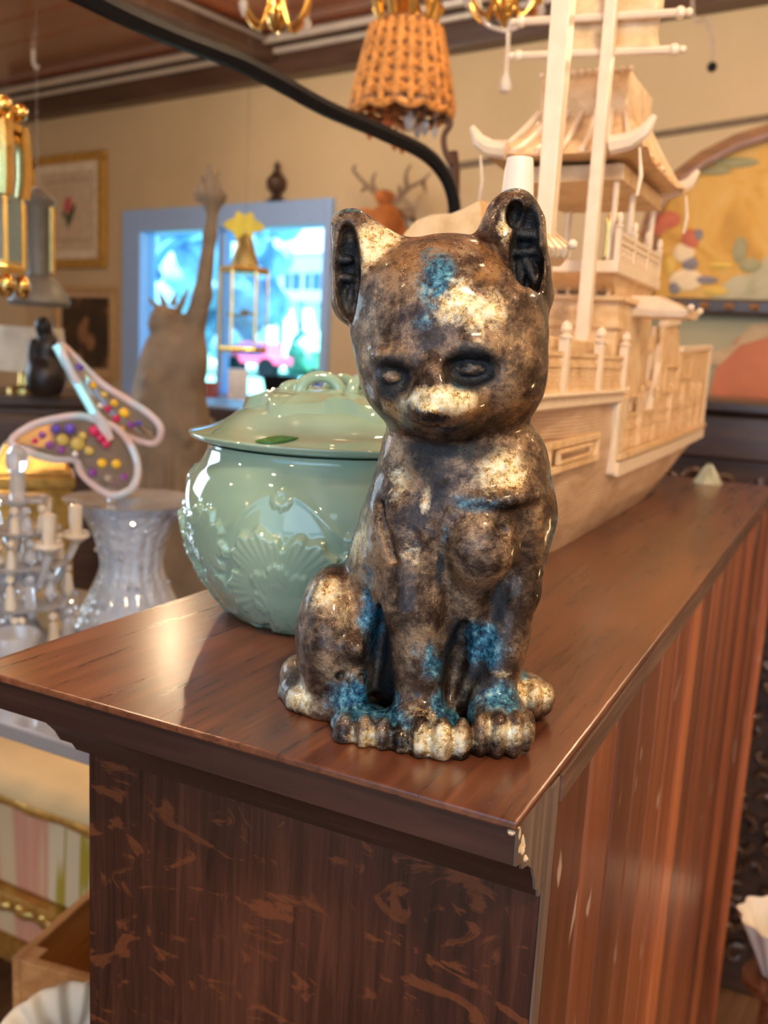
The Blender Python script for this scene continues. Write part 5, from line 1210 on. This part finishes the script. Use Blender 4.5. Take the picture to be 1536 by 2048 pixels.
def cabinet():
    fr = Fr(1560, 1000, 2.0); k = fr.k; o = np.array([fr.o[0], fr.o[1], 0]); zo = float(fr.o[2]); zt = zo + fr.p(1560, 806)[2]; x0 = -.27
    t = thing('carved_dark_cabinet', 'dark carved wooden cabinet beyond the right end of the bookcase', 'cabinet', o, fr.rz)
    G().box((x0, .0, 0), (.6, .3, zt - .03)).build('body', dkwood, t, False, .006); G().box((x0 - .02, -.03, zt - .03), (.62, .31, zt)).build('top', dkwood, t, False, .008); G().box((x0 - .005, -.015, zt - .13), (.61, .0, zt - .035)).build('frieze', dkwood, t, False, .006)
    ns = 0; cm = simple('dark_carving', (.085, .048, .032), .28, 0, .4, 30); rr = random.Random(21)
    z = zt - .18
    while z > .05:
        x = x0 + .03 + rr.uniform(0, .03)
        while x < .30:
            r = rr.uniform(.016, .028); a0 = rr.uniform(0, 6.28); sg = rr.choice((-1, 1))
            pts = [(x + r * (1 - i * .085) * math.cos(a0 + sg * i * .62), -.010 - .006 * math.sin(i * .5), z + r * (1 - i * .085) * math.sin(a0 + sg * i * .62)) for i in range(9)]
            if ns < 240: G().tube(pts, [.0085 - .0005 * i for i in range(9)], 6).build('carved_scroll', cm, t); ns += 1
            x += rr.uniform(.048, .062)
        z -= .055
cabinet()
def bowl():
    fr = Fr(1560, 1880, 1.35); k = fr.k; t = thing('white_porcelain_bowl', 'white fluted porcelain bowl on a wooden stand, cut by the lower right edge', 'bowl', fr.o, fr.rz)
    B = lambda py: fr.p(1560, py)[2]
    G().lathe([(.012, B(1960)), (.02, B(1950)), (.035, B(1905)), (.056, B(1850)), (.060, B(1838)), (.054, B(1840)), (.03, B(1900)), (.01, B(1940))], n=64, fn=lambda th, z, r: .003 * math.cos(10 * th) * (r / .05)).build('bowl', simple('porcelain', (.82, .77, .68), .2, var=.05), t, angle=60)
    zf = -float(fr.o[2]); G().lathe([(.09, zf), (.09, zf + .02), (.02, zf + .04), (.015, -.10), (.045, B(1975)), (.045, B(1960))], n=20).build('stand', m_top, t)
bowl()
# small pale green ceramic piece at the far end of the bookcase top
o = on_z(1440, 948); o2 = RB.T @ o; o = b2w(min(-.13, o2[0]), 1.70, TZ); t = thing('ceramic_shell', 'tiny pale green ceramic shell at the far end of the bookcase top', 'ornament', o, ALPHA)
G().lathe([(.022, 0), (.020, .004), (.012, .018), (.004, .030), (.001, .034)], n=14, fn=lambda th, z, r: .003 * math.cos(7 * th)).build('shell', simple('pale_green_ceramic', (.52, .52, .36), .3), t)
# lamp glowing behind the ship's pavilion
fr = Fr(1232, 398, 2.6); t = thing('candle_lamp', 'lit candle-shaped bulb lamp glowing behind the ship pavilion', 'lamp', fr.o, fr.rz)
eb = Mt('lit_bulb', (1, .9, .7), .5); eb.set('Emission Color', (1, .86, .55, 1)); eb.set('Emission Strength', 9)
G().lathe([(.008, -.03), (.018, -.012), (.020, .004), (.012, .024), (.002, .036)], n=16).build('bulb', eb.m, t); G().lathe([(.05, -.20), (.055, -.19), (.02, -.16), (.016, -.08), (.022, -.06), (.010, -.03)], (-.0, 0, 0), 16).build('base', brass, t)
z = -float(fr.o[2]); G().tube([(0, 0, z), (0, 0, -.19)], .012, 8).build('stand', brass, t); G().lathe([(.14, z), (.14, z + .015), (.02, z + .03)], n=24).build('foot', brass, t)
# white porcelain bottle whose neck shows behind the figurine's ear
o = at_d(1012, 700, .70); o[2] = TZ; fr = Fr(1022, 700, pos=o); k = fr.k; B = lambda py: fr.p(1022, py)[2]
t = thing('white_bottle_vase', 'white frosted bottle vase, only its neck showing behind the right ear', 'vase', o, fr.rz)
zt = B(316); G().lathe([(.015, 0), (.017, .004), (.020, .03), (.021, .09), (.018, .14), (.012, .18), (.0095, zt - .075), (.012, zt - .052), (.0135, zt - .035), (.0118, zt - .026), (.0108, zt - .010), (.0098, zt - .002), (.0094, zt)], n=32).build('body', simple('frosted_white', (.82, .74, .64), .35, var=.06), t)

# ------------------------------------------------------------------ things on the window sill
def sill_item(px, py0, py1, w, name, label, cat, prof, mat, n=20, y=-.05):
    P0 = on_room_y(px, py0, YW + y); k = (YW + y) / float(ray(px, py0)[1]) / F
    b = np.array([P0[0], YW + y, wz0]); h = float(on_room_y(px, py1, YW + y)[2]) - wz0
    t = thing(name, label, cat, b); G().lathe([(r * w * k, z * h) for r, z in prof], n=n).build('body', mat, t); return t
PR = dict(pot=[(.6, 0), (.7, .02), (1, .9), (1, 1), (.9, 1), (.5, .2)], box=[(.95, 0), (1, .02), (1, .98), (.95, 1)], vase=[(.5, 0), (.6, .05), (1, .45), (.6, .75), (.4, .9), (.55, 1), (.45, 1), (.3, .8)])
sill_item(424, 800, 764, 16, 'flower_pot', 'dull red flower pot on the window sill beside the statue', 'pot', PR['pot'], simple('red_clay', (.42, .12, .10), .6))
sill_item(475, 800, 738, 27, 'white_canister', 'bright white canister on the window sill', 'canister', PR['box'], simple('white_enamel', (.9, .9, .88), .4), 4)
sill_item(418, 815, 800, 10, 'green_glass_jar', 'small turquoise jar at the left end of the window sill', 'jar', PR['vase'], simple('turquoise', (.15, .55, .45), .2))
sill_item(560, 800, 752, 36, 'black_wire_basket', 'round black basket on the window sill left of the jar lid knob', 'basket', PR['pot'], black)
sill_item(625, 800, 735, 14, 'blue_vase', 'slim blue glass vase near the right end of the window sill', 'vase', PR['vase'], simple('blue_glaze', (.18, .28, .6), .2))
fr = Fr(520, 830, 3.0); o = np.array([fr.o[0], fr.o[1], 0]); zt = float(W3(520, 812, 3.0)[2])
t = thing('dark_console_table', 'dark console table below the window', 'table', o, 0)
G().box((-.35, -.16, zt - .04), (.45, .16, zt)).build('tabletop', dkwood, t, False, .005)
for x in (-.33, .41):
    for y in (-.14, .12): G().box((x, y, 0), (x + .03, y + .03, zt - .04)).build('leg', dkwood, t, False)

# ------------------------------------------------------------------ outside the window
GY = YW + .3
GZ = float(on_room_y(500, 742, 13)[2]) - .12     # level of the ground outside
grass = Mt('lawn', (.18, .42, .14), .9); grass.set('Base Color', grass.ramp(grass.noise(grass.coord(), 3, 4), [(.3, (.14, .34, .24)), (.7, (.28, .50, .38))])); 
g = G().box((-40, GY, -.35), (25, 10, -.25)); gz = float(on_room_y(500, 742, 13)[2]) - .12; g.hexa([(-40, 10, -.35), (25, 10, -.35), (25, 60, gz - .1), (-40, 60, gz - .1), (-40, 10, -.25), (25, 10, -.25), (25, 60, gz), (-40, 60, gz)]); g = G().box((-40, GY, gz - .12), (25, 60, gz)); structure(g.build('lawn', grass.m, smooth=False))
def out(px, py, Y): return on_room_y(px, py, Y)
def house():
    Y = 21; A, B_ = out(538, 560, Y), out(760, 560, Y); o = np.array([A[0], Y, GZ]); w = float(B_[0] - A[0]); ze = float(out(600, 512, Y)[2]) - GZ
    t = thing('white_house', 'bright white house with a grey-blue roof across the street, seen through the window', 'house', o)
    wt = simple('white_siding', (.92, .93, .93), .8, var=.03); rf = simple('slate_roof', (.28, .30, .50), .7, var=.1); gl = simple('house_window', (.10, .28, .36), .2)
    G().box((0, 0, 0), (w, 6, ze)).build('wall', wt, t, False)
    zr = ze + 2.2; G().add([(-.5, -.6, ze), (w + .5, -.6, ze), (w + .5, 6.6, ze), (-.5, 6.6, ze), (-.5, 3, zr), (w + .5, 3, zr)], [(0, 1, 5, 4), (3, 4, 5, 2), (0, 4, 3), (1, 2, 5), (0, 3, 2, 1)]).build('roof', rf, t, False)
    for px in (572, 612, 655, 700):
        a = out(px, 552, Y)[0] - A[0]; z1 = float(out(px, 548, Y)[2]) - GZ; z0 = float(out(px, 580, Y)[2]) - GZ; f = G().box((a, -.06, z0), (a + .55, 0, z1)).build('window', gl, t, False); G().box((a + .25, -.08, z0), (a + .30, -.06, z1)).build('glazing_bar', wt, f, False)
    zp = float(out(600, 612, Y)[2]) - GZ; G().box((-.4, -2.2, zp), (w + .4, 0, zp + .25)).build('porch_roof', rf, t, False)
    for i in range(7): x = -.2 + i * w / 6; G().box((x, -2.1, 0), (x + .28, -1.85, zp)).build('column', wt, t, False)
    for px in (560, 655): a = out(px, 650, Y)[0] - A[0]; G().box((a, -.08, 0), (a + 1.1, 0, zp - .5)).build('door', simple('door_blue', (.05, .16, .5), .4), t, False)
house()
def car():
    Y = 13; A, B_ = out(448, 700, Y), out(556, 700, Y); o = np.array([A[0], Y, GZ]); w = float(B_[0] - A[0]); h = float(out(500, 682, Y)[2]) - GZ
    o[2] = float(out(500, 742, Y)[2]) - .12; h = float(out(500, 684, Y)[2] - o[2]); t = thing('red_car', 'bright pink-red parked car seen through the window', 'car', o); rd = simple('car_red', (.85, .10, .20), .3, var=.05)
    pts = [(0, 0, .25), (w, 0, .25), (w, 0, h * .6), (w * .86, 0, h * .64), (w * .74, 0, h), (w * .28, 0, h), (w * .12, 0, h * .66), (0, 0, h * .58)]
    G().plate(pts, .45).build('body', rd, t, False, .03); G().plate([(w * .30, -.02, h * .66), (w * .72, -.02, h * .66), (w * .68, -.02, h * .94), (w * .34, -.02, h * .94)], .02).build('window', simple('car_glass', (.03, .12, .35), .1), t, False)
    for x in (w * .2, w * .8):
        g = G(); g.tube([(x, -.05, .18), (x, .15, .18)], .2, 20); g.build('wheel', black, t)
car()
def hedge(px0, px1, py, Y, label, c, dep=1.0):
    A, B_ = out(px0, py, Y), out(px1, py, Y); o = np.array([A[0], Y, GZ]); w = float(B_[0] - A[0]); h = float(out((px0 + px1) / 2, py, Y)[2]) - GZ
    t = thing('hedge', label, 'hedge', o); g = G(); rr = random.Random(int(px0)); n = max(5, int(w * 3))
    for i in range(n * 3): g.ball((rr.uniform(0, w), rr.uniform(0, dep), rr.uniform(.2, h * .9)), (rr.uniform(.3, .5), rr.uniform(.3, .5), rr.uniform(.25, .45)), 8, 6)
    g.build('foliage', simple('hedge_leaf', c, .9, var=.5, scale=6), t)
hedge(560, 640, 690, 16, 'pale green hedge in front of the white house', (.25, .62, .42))
def tree(px, pyt, Y, R, label, c, seed):
    A = out(px, pyt, Y); o = np.array([A[0], Y, GZ]); h = float(A[2]) - GZ; t = thing('tree', label, 'tree', o); rr = random.Random(seed); g = G()
    for i in range(70):
        a, b = rr.uniform(0, 2 * PI), rr.uniform(-1, 1); q = rr.uniform(.5, 1) * R; g.ball((q * math.cos(a), q * math.sin(a), h + q * b * .8), R * rr.uniform(.12, .24), 7, 5)
    g.build('crown', simple('tree_leaf', c, .9, var=.5, scale=3), t); G().tube([(0, 0, 0), (.1, 0, h * .6), (0, 0, h)], [.3, .2, .12], 8).build('trunk', m_trim, t)
tree(350, 520, 13, 2.3, 'leafy pale green tree at the left of the window view', (.26, .42, .60), 3)
tree(420, 480, 36, 4.5, 'distant blue-green tree behind the street', (.16, .36, .60), 5)
def awning():
    Y = YW + 1.6; t0 = out(300, 560, Y); t = thing('curved_awning', 'blue curved porch bracket arching outside the window', 'awning', (t0[0], Y, GZ))
    bl = simple('awning_blue', (.12, .30, .80), .6, var=.1); L = lambda x, y: tuple((out(x, y, Y) - np.array([t0[0], Y, GZ])).tolist())
    G().tube(spline([L(300, 560), L(305, 530), L(340, 490), L(385, 462), L(430, 448)], 5), .045, 8).build('bracket', bl, t)
    g = G(); a, b = L(300, 700), L(300, 560); g.bar((b[0] - .06, 0, 0), (b[0] - .06, 0, L(300, 430)[2]), .10); g.build('post', simple('post_blue', (.30, .45, .85), .6), t, False)
    a, b = L(280, 452), L(700, 432); G().hexa([(a[0], -.1, a[2]), (b[0], -.1, a[2]), (b[0], .4, a[2]), (a[0], .4, a[2]), (a[0], -.1, a[2] + .12), (b[0], -.1, a[2] + .12), (b[0], .4, a[2] + .12), (a[0], .4, a[2] + .12)]).build('beam', simple('beam_blue', (.45, .56, .80), .6), t, False)
awning()
